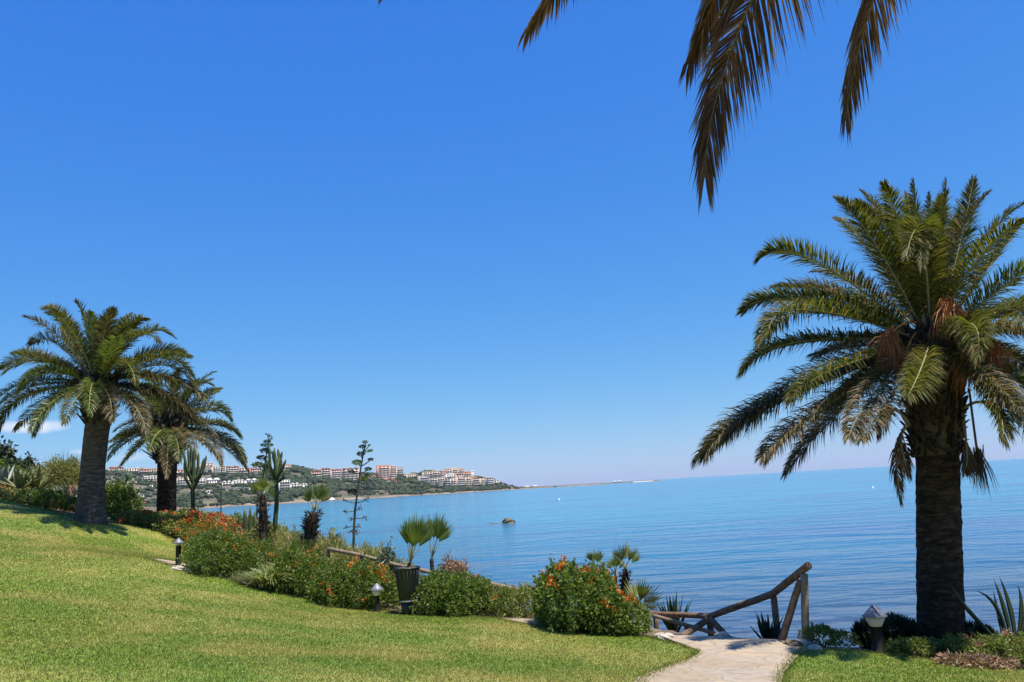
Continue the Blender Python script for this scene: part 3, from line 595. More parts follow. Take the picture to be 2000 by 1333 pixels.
canary(root, None, (190, 752), D, 3.55, .40, FL, 12, .50, .026, 170, ['palm', 'palm', 'palm_tan'], .4, 'trunk', 1.1)
D = 34.0
bx = at(325, 1000, D); bz = gz(bx[0], bx[1]); root = thing('palm_tree', 'shorter date palm with dark trunk behind the orange flowers, second from the left', 'palm tree', (bx[0], bx[1], bz))
tp = at(327, 885, D); n = 40; P = np.linspace([bx[0], bx[1], bz-.3], tp, n)
trunk_mesh(P, np.interp(np.linspace(0, 1, n), [0, .1, .5, 1], [.42, .38, .36, .38]), 36, .03).build('trunk', 'trunk', root)
boots(root, at(327, 905, D), at(329, 815, D), .44, .66, 130, .5, .09)
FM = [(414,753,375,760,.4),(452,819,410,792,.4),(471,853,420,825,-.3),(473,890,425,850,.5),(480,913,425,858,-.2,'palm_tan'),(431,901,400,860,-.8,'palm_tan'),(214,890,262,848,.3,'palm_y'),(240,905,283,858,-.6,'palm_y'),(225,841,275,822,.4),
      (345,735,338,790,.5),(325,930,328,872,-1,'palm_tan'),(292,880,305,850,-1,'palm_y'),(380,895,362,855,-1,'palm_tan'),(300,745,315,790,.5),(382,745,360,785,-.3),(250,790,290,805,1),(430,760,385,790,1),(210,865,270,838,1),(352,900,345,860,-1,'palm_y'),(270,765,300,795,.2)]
canary(root, None, (330, 836), D, 3.5, .45, FM, 12, .52, .032, 130, ['palm', 'palm_tan', 'palm_y'], .4, 'trunk', 2.0)
# a frond-tip clump of another palm peeping in at the left edge
# --- overhead palm: trunk and crown out of frame, old fronds hang into view
hub = np.array([3.2, .2, EYE+4.1]); g0 = gz(4.0, -1.2); root = thing('palm_tree', 'palm overhead whose brown-green fronds hang into view at the top', 'palm tree', (4.0, -1.2, g0))
P = bez([4.0, -1.2, g0-.3], [3.8, -.9, EYE+1.5], hub-np.array([0, 0, .3]), 40)
trunk_mesh(P, np.linspace(.42, .33, 40), 36, .03).build('trunk', 'trunk', root)
boots(root, P[-1]-np.array([0, 0, .3]), hub+np.array([0, 0, .2]), .36, .45, 90, .35, .07)
OV = [((1377,405),(1405,215),(1500,-40),5.2,.50),((1344,150),(1375,70),(1420,-60),5.4,.40),((1652,272),(1672,150),(1722,-30),5.1,.36),((1028,90),(1048,55),(1095,-20),5.3,.30),((742,24),(752,5),(785,-30),5.6,.18)]
for tip, mid, top, Do, ll in OV:
    k_ = 58 if tip[1] > 350 else (40 if tip[1] > 200 else 24); tip = (tip[0], tip[1]-k_); mid = (mid[0], mid[1]-k_*.8); top = (top[0], top[1]-k_*.5)
    a, b, c_ = at(*tip, Do), at(*mid, Do-.1), at(*top, Do-.35)
    far = np.array([hub[0]+(c_[0]-hub[0])*.15, hub[1]+.5, hub[2]+.15])
    S1 = bez(far, np.array([(c_[0]*.7+hub[0]*.3), c_[1]*.75, hub[2]+.55]), c_, 12); S2 = bez(c_, 2*b-.5*(a+c_), a, 16); S = np.concatenate([S1[:-1], S2])
    # resample evenly
    s = np.concatenate([[0], np.cumsum(np.linalg.norm(np.diff(S, axis=0), axis=1))]); tt = np.linspace(0, s[-1], 36); S = np.stack([np.interp(tt, s, S[:, k]) for k in range(3)], 1)
    palm_frond_part(root, S, ll*1.2, .015, 'over', int(s[-1]*80), (0, -1, .15), 'frond', 'rachis_d', twist=.35, droop=.45, vee=.25, fwd=.95, start=.12, rr=.012)
for i in range(16):
    a_ = R(150+i*15); d = np.array([math.cos(a_), math.sin(a_), 0])
    palm_frond_part(root, bez(hub+d*.3, hub+d*1.6+np.array([0, 0, 1.3]), hub+d*2.9+np.array([0, 0, .3]), 14), .4, .03, 'palm', 60, (0, 0, 1), droop=.3, vee=.4)

# ---------------------------------------------------------------- shrubs
def bush_points(blobs, n, thick=.17, lump=.19):
    C = np.array([b[0] for b in blobs]); Rr = np.array([b[1] for b in blobs]); w_ = (Rr[:, 0]*Rr[:, 2]); w_ = w_/w_.sum()
    k = rg.choice(len(blobs), n, p=w_); u = rand_unit(n); u[:, 2] = np.where((u[:, 2] < -.75), -u[:, 2], u[:, 2]); u = unit(u)
    lum = 1 + lump*np.sin(u[:, 0]*7+k)*np.sin(u[:, 1]*6+k*2)*1.2 + lump*.6*np.sin(u[:, 2]*13+u[:, 0]*11)
    rf = (1 - np.abs(rg.normal(0, thick, n)))*lum; rf = np.where(rg.uniform(0, 1, n) < .07, rf*rg.uniform(1.0, 1.22, n), rf); P = C[k]+Rr[k]*u*rf[:, None]
    keep = np.ones(n, bool)
    for j in range(len(blobs)):
        q = np.linalg.norm((P-C[j])/Rr[j], axis=1); keep &= ~((q < .62) & (k != j))
    return P[keep], u[keep]
def make_bush(name, label, cat, px0, px1, ptop, D, hfac=1., n=5000, leaf=.055, mat='lant', fl=('orange', 40, .05), group=None, depth=1.0, droop=.2, nb=6, skirt=True, asp=.55, spread=.8, pmat2=None):
    c = on((px0+px1)/2, D); wdt = (px1-px0)*D/F; top = at((px0+px1)/2, ptop, D)[2]; h = max(.12, (top-c[2]))*hfac
    root = thing(name, label, cat, c, group); blobs = []
    for i in range(nb):
        t = (i+.5)/nb-.5; xx = c[0]+t*wdt*.78+rg.normal(0, .03)*wdt; yy = c[1]+rg.uniform(-.3, .3)*depth
        hh = h*rg.uniform(.72, 1.02)*(1-.2*abs(t*2)**2.5); gg = gz(xx, yy)
        blobs.append((np.array([xx, yy, gg+hh*.45]), np.array([wdt/nb*rg.uniform(.9, 1.3)+.06, depth*.5, hh*.58])))
    blobs.append((np.array([c[0], c[1], c[2]+h*.40]), np.array([wdt*.42, depth*.5, h*.42])))
    P, u = bush_points(blobs, n); g_ = ground(P[:, 0], P[:, 1]); k = P[:, 2] > g_+.03; P, u = P[k], u[k]
    A = unit(u*.7+rand_unit(len(P))*spread+np.array([0, 0, -droop])); sz = leaf*rg.uniform(.6, 1.25, len(P))
    m_ = MB(); m_.quads(leafquads(P, A, sz, sz*asp)); m_.build('foliage', mat, root)
    # stems
    st = MB()
    for i in range(max(3, nb//2)):
        b = blobs[i % len(blobs)]; p1 = b[0]+rand_unit(1)[0]*b[1]*.5; p0 = np.array([c[0]*.4+b[0][0]*.6, c[1]*.4+b[0][1]*.6, 0]); p0[2] = gz(p0[0], p0[1])-.03
        st.tube(bez(p0, (p0+p1)/2+rg.normal(0, .06, 3), p1, 6), np.linspace(.018, .006, 6), 5, cap=False)
    st.build('stems', 'stalk', root)
    if fl:
        fm, nf, fs = fl; P, u = bush_points(blobs, int(nf*6)+40, .02); g_ = ground(P[:, 0], P[:, 1]); k = (P[:, 2] > g_+h*.25); P, u = P[k], u[k]; cc = P[rg.integers(0, len(P), max(3, nf//5))]; dd_ = np.min(np.linalg.norm(P[:, None]-cc[None], axis=2), axis=1); k = np.argsort(dd_+rg.uniform(0, .12, len(P))*h)[:nf]; P, u = P[k], u[k]
        P = P+u*.02; q = np.repeat(P, 7, axis=0)+rg.normal(0, fs*.45, (len(P)*7, 3)); A = unit(np.repeat(u, 7, axis=0)+rand_unit(len(q))*.7)
        s = fs*rg.uniform(.5, 1.0, len(q)); m_ = MB(); m_.quads(leafquads(q, A, s, s*.9)); m_.build('blossoms', fm, root)
    return root
H = 'lantana hedge along the lower lawn edge'
make_bush('lantana_bush', 'dark green lantana bush right beside the left path lamp', 'bush', 388, 485, 1044, 18.9, n=26000, fl=('orange', 26, .05), group=H, depth=1.7)
make_bush('lantana_bush', 'orange-speckled lantana bush just right of the grassy clump in the hedge', 'bush', 545, 650, 1070, 18.2, n=24000, fl=('orange', 60, .05), group=H, depth=1.6)
make_bush('lantana_bush', 'widest orange-dotted lantana bush, behind the middle path lamp', 'bush', 632, 778, 1096, 17.4, n=32000, fl=('orange', 110, .05), group=H, depth=1.5)
make_bush('lantana_bush', 'deep green lantana bush immediately right of the dark plant urn', 'bush', 810, 968, 1110, 16.6, n=28000, fl=('orange', 8, .045), group=H, depth=1.3)
make_bush('lantana_bush', 'low light green bush above the pale stone slab', 'bush', 962, 1054, 1146, 16.2, n=11000, mat='lant2', fl=('orange', 10, .045), group=H, depth=1.0, leaf=.05)
make_bush('lantana_bush', 'big rounded lantana bush with bright orange flowers, left of the log railing', 'bush', 1058, 1190, 1098, 14.2, n=42000, fl=('orange', 110, .06), group=H, depth=1.7, nb=8, leaf=.06)
make_bush('lantana_bush', 'smaller flowering bush filling the corner where the railing starts', 'bush', 1165, 1256, 1158, 13.6, n=14000, fl=('orange', 45, .055), group=H, depth=.9, nb=4)
B2 = 'flowering beds beyond the lawn'
make_bush('orange_flower_bush', 'orange flowering bush at the corner where lawn meets the left path', 'bush', 366, 470, 1018, 23.4, n=9000, mat='lant', fl=('orange', 80, .06), group=B2, depth=2)
make_bush('orange_flower_bush', 'bed of orange-red flowers in front of the second palm trunk', 'bush', 238, 345, 1000, 27.9, n=16000, mat='lant2', fl=('red', 130, .09), group=B2, depth=2, leaf=.08)
make_bush('orange_flower_bush', 'dense orange-red flower bed below the left candelabra cactus', 'bush', 322, 440, 1003, 27.2, n=18000, mat='lant2', fl=('red', 170, .09), group=B2, depth=2.2, leaf=.08)
make_bush('orange_flower_bush', 'vivid scarlet flower clump beside the spotted cactus cluster', 'bush', 415, 485, 1010, 25.5, n=6000, mat='ygreen', fl=('red', 180, .08), group=B2, depth=1.4, leaf=.08)
make_bush('hillside_bush', 'low green shrubs behind the cluster of short cacti', 'bush', 425, 540, 1008, 29.5, n=12000, mat='lant2', fl=('orange', 14, .06), group=B2, depth=3, leaf=.09)
make_bush('hillside_bush', 'low green shrubs at the foot of the left candelabra cactus', 'bush', 335, 440, 1001, 31, n=9000, mat='lant', fl=None, group=B2, depth=3, leaf=.09)
make_bush('orange_flower_bush', 'yellowish bush right of the scarlet flower clump', 'bush', 470, 540, 1028, 24.5, n=8000, mat='ygreen', fl=('orange', 20, .06), group=B2, depth=1.6, leaf=.08)
make_bush('orange_flower_bush', 'green bush with sparse orange flowers uphill of the grassy clump', 'bush', 440, 545, 1052, 21.5, n=9000, mat='lant', fl=('orange', 40, .05), group=B2, depth=1.5)
B3 = 'plants left of the far left palm'
make_bush('hillside_bush', 'low yellow-green bush at the extreme left above the lawn', 'bush', -60, 60, 952, 29, n=9000, mat='ygreen', fl=('orange', 12, .07), group=B3, depth=2, leaf=.09)
make_bush('hillside_bush', 'bushy yellow-flowered tall shrub left of the flared palm trunk', 'bush', 58, 172, 888, 32, n=26000, mat='ygreen', fl=None, group=B3, depth=2.6, leaf=.12, asp=.25)
make_bush('hillside_bush', 'green bush touching the lawn between cactus pads and palm trunk', 'bush', 50, 150, 962, 28.6, n=8000, mat='lant', fl=('red', 12, .07), group=B3, depth=1.4, leaf=.07)
make_bush('hillside_bush', 'rust-coloured shrub tucked against the left side of the flared palm trunk', 'bush', 125, 165, 945, 30.5, n=4000, mat='drystrap', fl=None, group=B3, depth=1.2, leaf=.10)
make_bush('hillside_bush', 'dark leafy shrub right of the flared palm trunk', 'bush', 204, 264, 942, 29.5, n=10000, mat='lant', fl=('red', 10, .08), group=B3, depth=1.6, leaf=.09)
make_bush('hillside_bush', 'grey-green shrub at the far left edge behind the pale agave', 'bush', -70, 70, 908, 33, n=16000, mat='lant', fl=None, group=B3, depth=2, leaf=.12)
# low greenery below the palm at the right
B4 = 'low planting at the foot of the large palm'
make_bush('ground_cover_plant', 'fresh green weeds right of the railing post', 'plant', 1572, 1655, 1222, 12.6, n=3500, mat='lant2', fl=None, group=B4, depth=.5, leaf=.045)
make_bush('ground_cover_plant', 'leafy ground cover with pink flowers below the right agave', 'plant', 1862, 2070, 1240, 11.6, n=20000, mat='lant2', fl=('pink', 36, .05), group=B4, depth=.8, leaf=.04, nb=13)
make_bush('ground_cover_plant', 'weedy grass tuft in front of the large palm trunk', 'plant', 1730, 1880, 1250, 12.1, n=8000, mat='lant2', fl=('pink', 4, .03), group=B4, depth=.45, leaf=.05)
make_bush('dry_leaf_litter', 'heap of dry pinkish dead leaves on the lawn edge at the right', 'dead leaves', 1850, 1965, 1283, 10.95, n=3000, mat='drystrap', fl=None, group=B4, depth=.4, leaf=.07, asp=.3)

# strap-leaved clumps
def tuft(name, label, cat, p, n, L, wd, mat, arch=.5, up=1.0, group=None, rad=.12, seg=4, part='leaves'):
    root = thing(name, label, cat, p, group); m_ = MB(); a = rg.uniform(0, 2*np.pi, n); d = np.stack([np.cos(a), np.sin(a), 0*a], 1)
    el = rg.uniform(.25, 1.0, n)*up; L_ = L*rg.uniform(.65, 1.1, n)
    B = np.asarray(p)+d*rad*rg.uniform(0, 1, (n, 1)); A = unit(d+np.array([0, 0, 1.])*el[:, None]*2.2); s = np.stack([-d[:, 1], d[:, 0], 0*a], 1)
    rows = []
    for j in range(seg+1):
        t = j/seg; c = B+A*(L_*t)[:, None]+(d*.25-np.array([0, 0, 1.]))*(arch*L_*t*t)[:, None]; w_ = wd*.5*(1-t**2.2)*(.8+.4*min(1, t*4))
        rows += [c-s*w_, c+s*w_]
    V = np.stack(rows, 1); k = 2*(seg+1); q = np.arange(n)[:, None]*k; b = m_.n; m_.v.append(V.reshape(-1, 3)); m_.n += n*k
    for j in range(seg): m_.f.append((q+np.array([[2*j, 2*j+1, 2*j+3, 2*j+2]]), b))
    m_.build(part, mat, root); return root
tuft('grassy_plant', 'arching strap-leaved clump set between two lantana bushes in the hedge', 'plant', on(525, 17.95), 520, 1.0, .026, 'strap', .55, rad=.35, up=1.5)
tuft('grassy_plant', 'strappy tuft above the hedge, below the two small fan palms', 'plant', on(565, 20.5), 600, 1.15, .032, 'strap', .5, rad=.9)
tuft('grassy_plant', 'spiky pale grass tuft behind the hedge right of the urn', 'plant', on(935, 18.0), 260, .75, .02, 'grey_leaf', .25, rad=.3, up=1.4)
make_bush('succulent_patch', 'reddish dry succulent patch on the slope right of the urn', 'plant', 862, 925, 1092, 18.2, n=5000, mat='drystrap', fl=None, depth=.8, leaf=.10, asp=.22)
G5 = 'yellow-green succulents on the slope'
sl = [(590,22.5,1040,'largest yellow-green succulent patch right of the slim cactus'),(640,22,1046,'succulent patch at the foot of the leaning fan palm trunk'),(690,21.2,1062,'succulent patch below the tall branched agave stalk'),(735,20.3,1078,'succulent patch with maroon plant, just above the fence rail'),(545,24.5,1034,'succulent patch around the foot of the tall right cactus'),(770,19.4,1090,'last succulent patch before the urn palm')]
for px, D_, tp_, lb in sl:
    make_bush('succulent_patch', lb, 'plant', px-42, px+42, tp_, D_, n=6500, mat='succ', fl=None, group=G5, depth=1.4, leaf=.13, asp=.16, spread=.7, droop=-.6)
tuft('bromeliad', 'maroon rosette plant on the slope above the fence rail', 'plant', on(700, 20.6)+np.array([0, 0, .45]), 60, .38, .06, 'maroon', .3, rad=.05)
make_bush('succulent_patch', 'grey-green leafy plant sticking up above the fence left of the urn', 'plant', 738, 785, 1062, 19, n=1800, mat='grey_leaf', fl=None, depth=.5, leaf=.10, asp=.35, nb=3)
make_bush('succulent_patch', 'small round dark plant on the slope left of the branched agave stalk', 'plant', 645, 668, 1036, 22.3, n=900, mat='grey_leaf', fl=None, depth=.4, leaf=.09, asp=.35, nb=2)
make_bush('succulent_patch', 'brownish low growth along the bank edge left of the big lantana', 'plant', 930, 1040, 1140, 17.2, n=5000, mat='drystrap', fl=None, depth=.6, leaf=.09, asp=.22)
make_bush('tree', 'dark tree top cut by the left picture edge beyond the agaves', 'tree', -60, 30, 868, 58, n=5000, mat='wood', fl=None, depth=3, leaf=.34)
make_bush('tree', 'small dark round tree on the near skyline left of the tall yellow shrub', 'tree', 32, 56, 898, 62, n=2500, mat='wood', fl=None, depth=2, leaf=.3, nb=3)
tuft('grassy_plant', 'reedy seed stalks sticking out above the tall yellow shrub', 'plant', on(115, 33)+np.array([0, 0, 1.0]), 160, 1.5, .02, 'ygreen', .1, up=2.5, rad=1.3)

# ---------------------------------------------------------------- agaves
def agave(label, p, n, L, wd, lean=None, mat='agave', minel=.2, maxel=1.35, az0=0, azr=2*math.pi, name='agave', group=None):
    root = thing(name, label, 'agave', p, group)
    for i in range(n):
        a = az0+azr*((i*.618) % 1); el = rg.uniform(minel, maxel); d = np.array([math.cos(a)*math.cos(el), math.sin(a)*math.cos(el), math.sin(el)]); LL = L*rg.uniform(.75, 1.05)
        hz = unit([d[0], d[1], 0]); s = np.array([-hz[1], hz[0], 0]); nn = np.cross(s, d)*-1
        k = 9; V = []; 
        for j in range(k+1):
            t = j/k; c = np.asarray(p)+d*LL*t - np.array([0, 0, .10])*LL*t*t*math.cos(el); w_ = wd*.5*(.55+.9*t if t < .4 else .91*(1-((t-.4)/.6)**1.6))+.001
            th = wd*.16*(1-t)+.002
            V += [c-s*w_+nn*-w_*.35, c+nn*th*.2, c+s*w_+nn*-w_*.35, c+nn*(th)]
        V = np.array(V); V[2::4], V[3::4] = V[2::4].copy(), V[3::4].copy()
        Fc = []
        for j in range(k):
            a0 = 4*j; b0 = a0+4
            Fc += [(a0, a0+1, b0+1, b0), (a0+1, a0+2, b0+2, b0+1), (a0+3, a0, b0, b0+3), (a0+2, a0+3, b0+3, b0+2)]
        m_ = MB(); m_.add(V, Fc); m_.build('leaf', mat, root, smooth=True)
    return root
def agave_at(label, px, py, D_, *a, **k): return agave(label, at(px, py, D_), *a, **k)
agave_at('upright dark agave behind the level log rail', 1318, 1250, 16.8, 18, .92, .085, minel=1.0, maxel=1.5)
agave_at('smaller agave behind the railing between the two right posts', 1500, 1262, 13.6, 14, .62, .075, minel=.8, maxel=1.5)
root = thing('agave', 'large sharp-leaved agave at the right edge beyond the palm trunk', 'agave', at(1985, 1262, 12.2))
for (tx, ty, cx, cy, ox, dd, w_) in ((1857,1141,1885,1185,-28,-.4,.10),(1906,1154,1945,1185,-8,-.2,.09),(1940,1130,1960,1185,0,.1,.10),(1952,1127,1972,1185,8,.2,.11),(1988,1143,1995,1190,12,.1,.10),(1940,1155,1950,1200,-15,.3,.08),(2040,1130,2015,1180,15,.2,.11),(2070,1160,2030,1200,18,-.3,.11),(2060,1220,2025,1235,15,-.5,.11),(1962,1205,1970,1225,-5,.4,.08)):
    st = at(1975+ox, 1250, 12.2); tip = at(tx, ty, 12.2+dd); mid = at(cx, cy, 12.2+dd*.5); S = bez(st, 2*mid-.5*(st+tip), tip, 10); T = unit(np.gradient(S, axis=0)); V = []
    for j in range(10):
        t = j/9; s = unit(np.cross(T[j], [0, -1, .3])); nn = np.cross(s, T[j]); ww = w_*.38*(.6+.8*t if t < .4 else .92*(1-((t-.4)/.6)**1.5))+.001
        V += [S[j]-s*ww, S[j]+nn*ww*.35, S[j]+s*ww, S[j]-nn*ww*.5]
    Fc = []
    for j in range(9):
        a0 = 4*j; b0 = a0+4; Fc += [(a0, a0+1, b0+1, b0), (a0+1, a0+2, b0+2, b0+1), (a0+2, a0+3, b0+3, b0+2), (a0+3, a0, b0, b0+3)]
    m_ = MB(); m_.add(V, Fc); m_.build('leaf', 'agave', root, smooth=True)
agave_at('pale grey-leaved agave at the far left edge', 6, 955, 30, 12, 1.1, .24, mat='agave_p', minel=.5, maxel=1.4)
agave_at('greenish agave among bushes near the far left', 38, 957, 29.5, 14, 1.0, .20, mat='strap', minel=.5, maxel=1.3)
agave_at('small broad-leaved agave just left of the flared palm trunk', 72, 958, 30, 12, 1.1, .16, mat='strap', minel=.5, maxel=1.2)
# dark aloe thicket by palm foot
def aloe(label, px0, px1, ptop, D_, n):
    c = on((px0+px1)/2, D_); root = thing('aloe_bush', label, 'aloe', c); wdt = (px1-px0)*D_/F; h = at((px0+px1)/2, ptop, D_)[2]-c[2]; m_ = MB(); VV = []
    for i in range(n):
        u = rand_unit(1)[0]; u[2] = abs(u[2]); p = c+u*np.array([wdt*.42, .35, h*.62]); 
        for j in range(13):
            a = rg.uniform(0, 6.28); d = unit(np.array([math.cos(a), math.sin(a), rg.uniform(.2, 1.2)])+u*.5); L = rg.uniform(.12, .2); s = unit(np.cross(d, [0, 0, 1.]))*.013
            Mi = p+d*L*.6; E = p+d*L*.85+np.array([0, 0, .3])*L; VV.append([p-s, p+s, Mi+s*.7, E, Mi-s*.7])
    m_.quads(VV); m_.build('leaves', 'dark_succ', root)
aloe('dark shaggy aloe thicket between the right path lamp and the large palm', 1672, 1800, 1192, 12.9, 190)
aloe('dark aloe tuft just right of the large palm trunk', 1862, 1945, 1215, 12.9, 80)

# ---------------------------------------------------------------- fan palms
def fan_palm(label, base, head, D_, leaves, trunk_r=(.1, .07), pet=.3, mat='fan', group=None, hairy=True, root=None, dead=0):
    """leaves: (tip px, tip py, depth offset, spread radius m)"""
    bs = np.asarray(base, float); hd = at(*head, D_)
    if root is None: root = thing('fan_palm', label, 'fan palm', bs, group)
    if trunk_r:
        P = bez(bs-np.array([0, 0, .1]), (bs+hd)/2+np.array([.0, 0, .03]), hd, 14)
        trunk_mesh(P, np.interp(np.linspace(0, 1, 14), [0, .35, .8, 1], [trunk_r[0]*.8, trunk_r[0], trunk_r[0]*.8, trunk_r[1]]), 18, .12).build('trunk', 'trunk', root)
        if hairy:
            n = 260; t = rg.uniform(.05, 1, n); B = P[np.minimum((t*13).astype(int), 12)]; a = rg.uniform(0, 6.28, n); d = np.stack([np.cos(a), np.sin(a), 0*a], 1); B = B+d*trunk_r[0]*.85
            m_ = MB(); m_.quads(leafquads(B, unit(d*.7+np.array([0, 0, .5])+rg.normal(0, .3, (n, 3))), trunk_r[0]*rg.uniform(.7, 1.4, n), .03)); m_.build('fibre', 'boot', root)
    for (tx, ty, dd, rad) in leaves:
        c = at(tx, ty, D_+dd); ax = unit(c-hd); m_ = MB(); hub = hd+(c-hd)*.72; rad = rad*1.3
        s = unit(np.cross(ax, [0, 1., .15])+rg.normal(0, .12, 3)); nn = np.cross(s, ax); nseg = 18; VV = []
        half = R(rg.uniform(24, 44))
        for i in range(nseg):
            th = (i/(nseg-1)-.5)*2*half; d = unit(ax*math.cos(th)+s*math.sin(th)+nn*(.10*math.sin(i*3)+.10*(abs(th)/half)**2)); L = rad*(1-.25*(abs(th)/half)**2)*rg.uniform(.78, 1.12)
            wv = unit(np.cross(d, nn))*rad*.024; Mi = hub+d*L*.55; E = hub+d*L+np.array([0, 0, -1])*L*rg.uniform(-.03, .03); VV.append([hub-wv*.15, hub+wv*.15, Mi+wv, E, Mi-wv])
        m_.quads(VV); o = m_.build('leaf', mat if rg.uniform() > .25 else 'fan_dry', root)
        st = MB(); st.tube(bez(hd, (hd+hub)/2+np.array([0, 0, .02]), hub, 6), np.linspace(.012, .007, 6)*(D_/16), 5, cap=False); st.build('petiole', 'rachis', o)
    return root
fan_palm('small fan palm with a dark shaggy upright trunk beside the tall right cactus', on(516, 23.5), (513, 968), 23.5, [(502,955,-.2,.32),(507,950,.2,.34),(516,948,-.3,.34),(522,953,.2,.34),(527,960,-.2,.30),(499,961,.2,.28),(512,952,0,.34),(509,957,-.4,.3),(518,957,.4,.3)], (.13, .08))
fan_palm('leaning fan palm with a thick dark base, between the cactus and the branched agave stalk', at(604, 1046, 22), (613, 1000), 22, [(604,972,-.1,.34),(612,966,.1,.36),(622,966,-.1,.40),(632,974,.1,.36),(600,974,.2,.32),(617,968,.3,.38),(627,970,.1,.4)], (.16, .07))
r1 = fan_palm('pair-leaved fan palm with upright fronds growing behind the urn', on(848, 17.6), (843, 1092), 17.6, [(838,1044,.0,.42),(849,1036,.1,.44),(857,1040,-.1,.42),(864,1046,.1,.38)], (.05, .04), hairy=False)
fan_palm('fan palm with a single tuft, left one behind the big orange-flowered lantana', on(1168, 16.0), (1168, 1115), 16.0, [(1158,1092,.1,.20),(1168,1092,0,.22),(1152,1088,-.1,.16)], (.045, .035), hairy=False)
fan_palm('low drooping fan palm between the two upright tufts behind the big lantana', on(1200, 15.6), (1202, 1125), 15.6, [(1196,1104,.1,.20),(1204,1102,-.1,.22),(1190,1106,.2,.18),(1212,1106,.1,.18),(1199,1100,-.2,.18)], (.045, .035), hairy=False)
fan_palm('slim-trunked fan palm, tallest of those above the big lantana', on(1224, 15.2), (1221, 1112), 15.2, [(1214,1088,0,.24),(1222,1086,.1,.26),(1231,1090,-.1,.24),(1238,1094,.1,.22),(1208,1092,.1,.2)], (.08, .04))
fan_palm('bristly pale fan palm against the right side of the big lantana', on(1242, 14.2), (1246, 1190), 14.2, [(1240,1170,.1,.32),(1252,1168,-.1,.34),(1262,1174,0,.32),(1236,1176,-.2,.26),(1268,1182,.1,.26)], None, mat='lant2')

# urn with its palm
D = 16.2; b = at(798, 1192, D); gg = gz(b[0], b[1]); b[2] = gg; pw = D/F; top = at(799, 1109, D)[2]-gg
root = thing('plant_urn', 'tall dark ribbed urn on a stand, with a soil top, in front of the hedge', 'plant pot', b)
m_ = MB(); zb = top*.30; m_.lathe(b, [(0, zb), (15*pw, zb), (16*pw, zb+.02), (19*pw, zb+top*.3), (23.5*pw, top-.03), (25*pw, top-.01), (25*pw, top+.012), (22.5*pw, top+.012), (21.5*pw, top-.05), (0, top-.05)], 36); m_.build('body', 'pot', root, smooth=False)
m_ = MB()
for k in range(22):
    a = k/22*2*math.pi; d = np.array([math.cos(a), math.sin(a), 0]); m_.tube([b+d*16.3*pw+np.array([0, 0, zb+.03]), b+d*19.3*pw+np.array([0, 0, zb+top*.3]), b+d*23.6*pw+np.array([0, 0, top-.04])], .006, 5)
m_.build('ribs', 'pot', root)
m_ = MB(); m_.lathe(b, [(15.5*pw, zb-.02), (17.5*pw, zb-.01), (17.8*pw, zb+.012), (15.5*pw, zb+.015)], 30); m_.build('band', 'potrim', root)
for k in range(4):
    a = k*math.pi/2+.6; d = np.array([math.cos(a), math.sin(a), 0]); m_ = MB(); m_.tube([b+d*13*pw+np.array([0, 0, zb]), b+d*11*pw+np.array([0, 0, zb*.5]), b+d*15*pw+np.array([0, 0, -.02])], .014, 6); m_.build('leg', 'pot', root)
m_ = MB(); m_.lathe(b, [(22*pw, top-.015), (15*pw, top+.01), (0, top+.02)], 24); m_.build('soil', 'soil', root)
m_ = MB(); m_.lathe(b, [(0, 0), (12*pw, 0), (13.5*pw, zb*.5), (14.5*pw, zb-.025), (0, zb-.025)], 20); m_.build('stand', 'pot', root)
fan_palm('bushy green fan palm planted in the dark urn', b+np.array([0, 0, top]), (801, 1100), D, [(805,1052,-.15,.40),(812,1042,.1,.42),(800,1048,.15,.40),(818,1048,-.1,.42),(808,1056,-.2,.38),(826,1056,.1,.36),(798,1040,0,.37),(794,1050,-.1,.34),(815,1044,.2,.4)], (.035, .03), hairy=False)

# ---------------------------------------------------------------- path lamps
def lamp(label, px, pbase, ptop, D_, capw, glassw, postw):
    b = at(px, pbase, D_); b[2] = gz(b[0], b[1])-.005; h = at(px, ptop, D_)[2]-b[2]; root = thing('path_lamp', label, 'lamp', b, 'low path lamps'); cr = capw/2*D_/F; gr = glassw/2*D_/F; pr_ = postw/2*D_/F
    ch = cr*.92; g0 = h-ch; gh = gr*.95
    m_ = MB(); m_.lathe(b, [(pr_*1.15, 0), (pr_*1.15, .02), (pr_, .03), (pr_, g0-gh*1.05), (pr_*1.1, g0-gh*1.0), (0, g0-gh*1.0)], 16); m_.build('post', 'lamppost', root)
    m_ = MB(); m_.lathe(b, [(gr*.58, g0-gh), (gr*.62, g0-gh+.01), (gr, g0-.004), (0, g0-.004)], 20); m_.build('glass', 'lampglass', root, smooth=False)
    m_ = MB(); m_.lathe(b, [(0, g0-.002), (cr*.98, g0-.006), (cr, g0), (cr*.6, g0+ch*.42), (cr*.22, g0+ch*.84), (cr*.08, g0+ch*.97), (0, h)], 28); m_.build('cap', 'lampmetal', root, smooth=False)
lamp('largest path lamp, grey cone cap over cream glass, beside the big palm trunk', 1717, 1271, 1180, 12.1, 45, 38, 20)
lamp('path lamp with pale cone cap in front of the hedge, left of the urn', 737, 1187, 1139, 16.4, 27, 21, 10)
lamp('path lamp with small dark cap standing at the left stone path', 348, 1104, 1051, 18.4, 20, 11, 10)

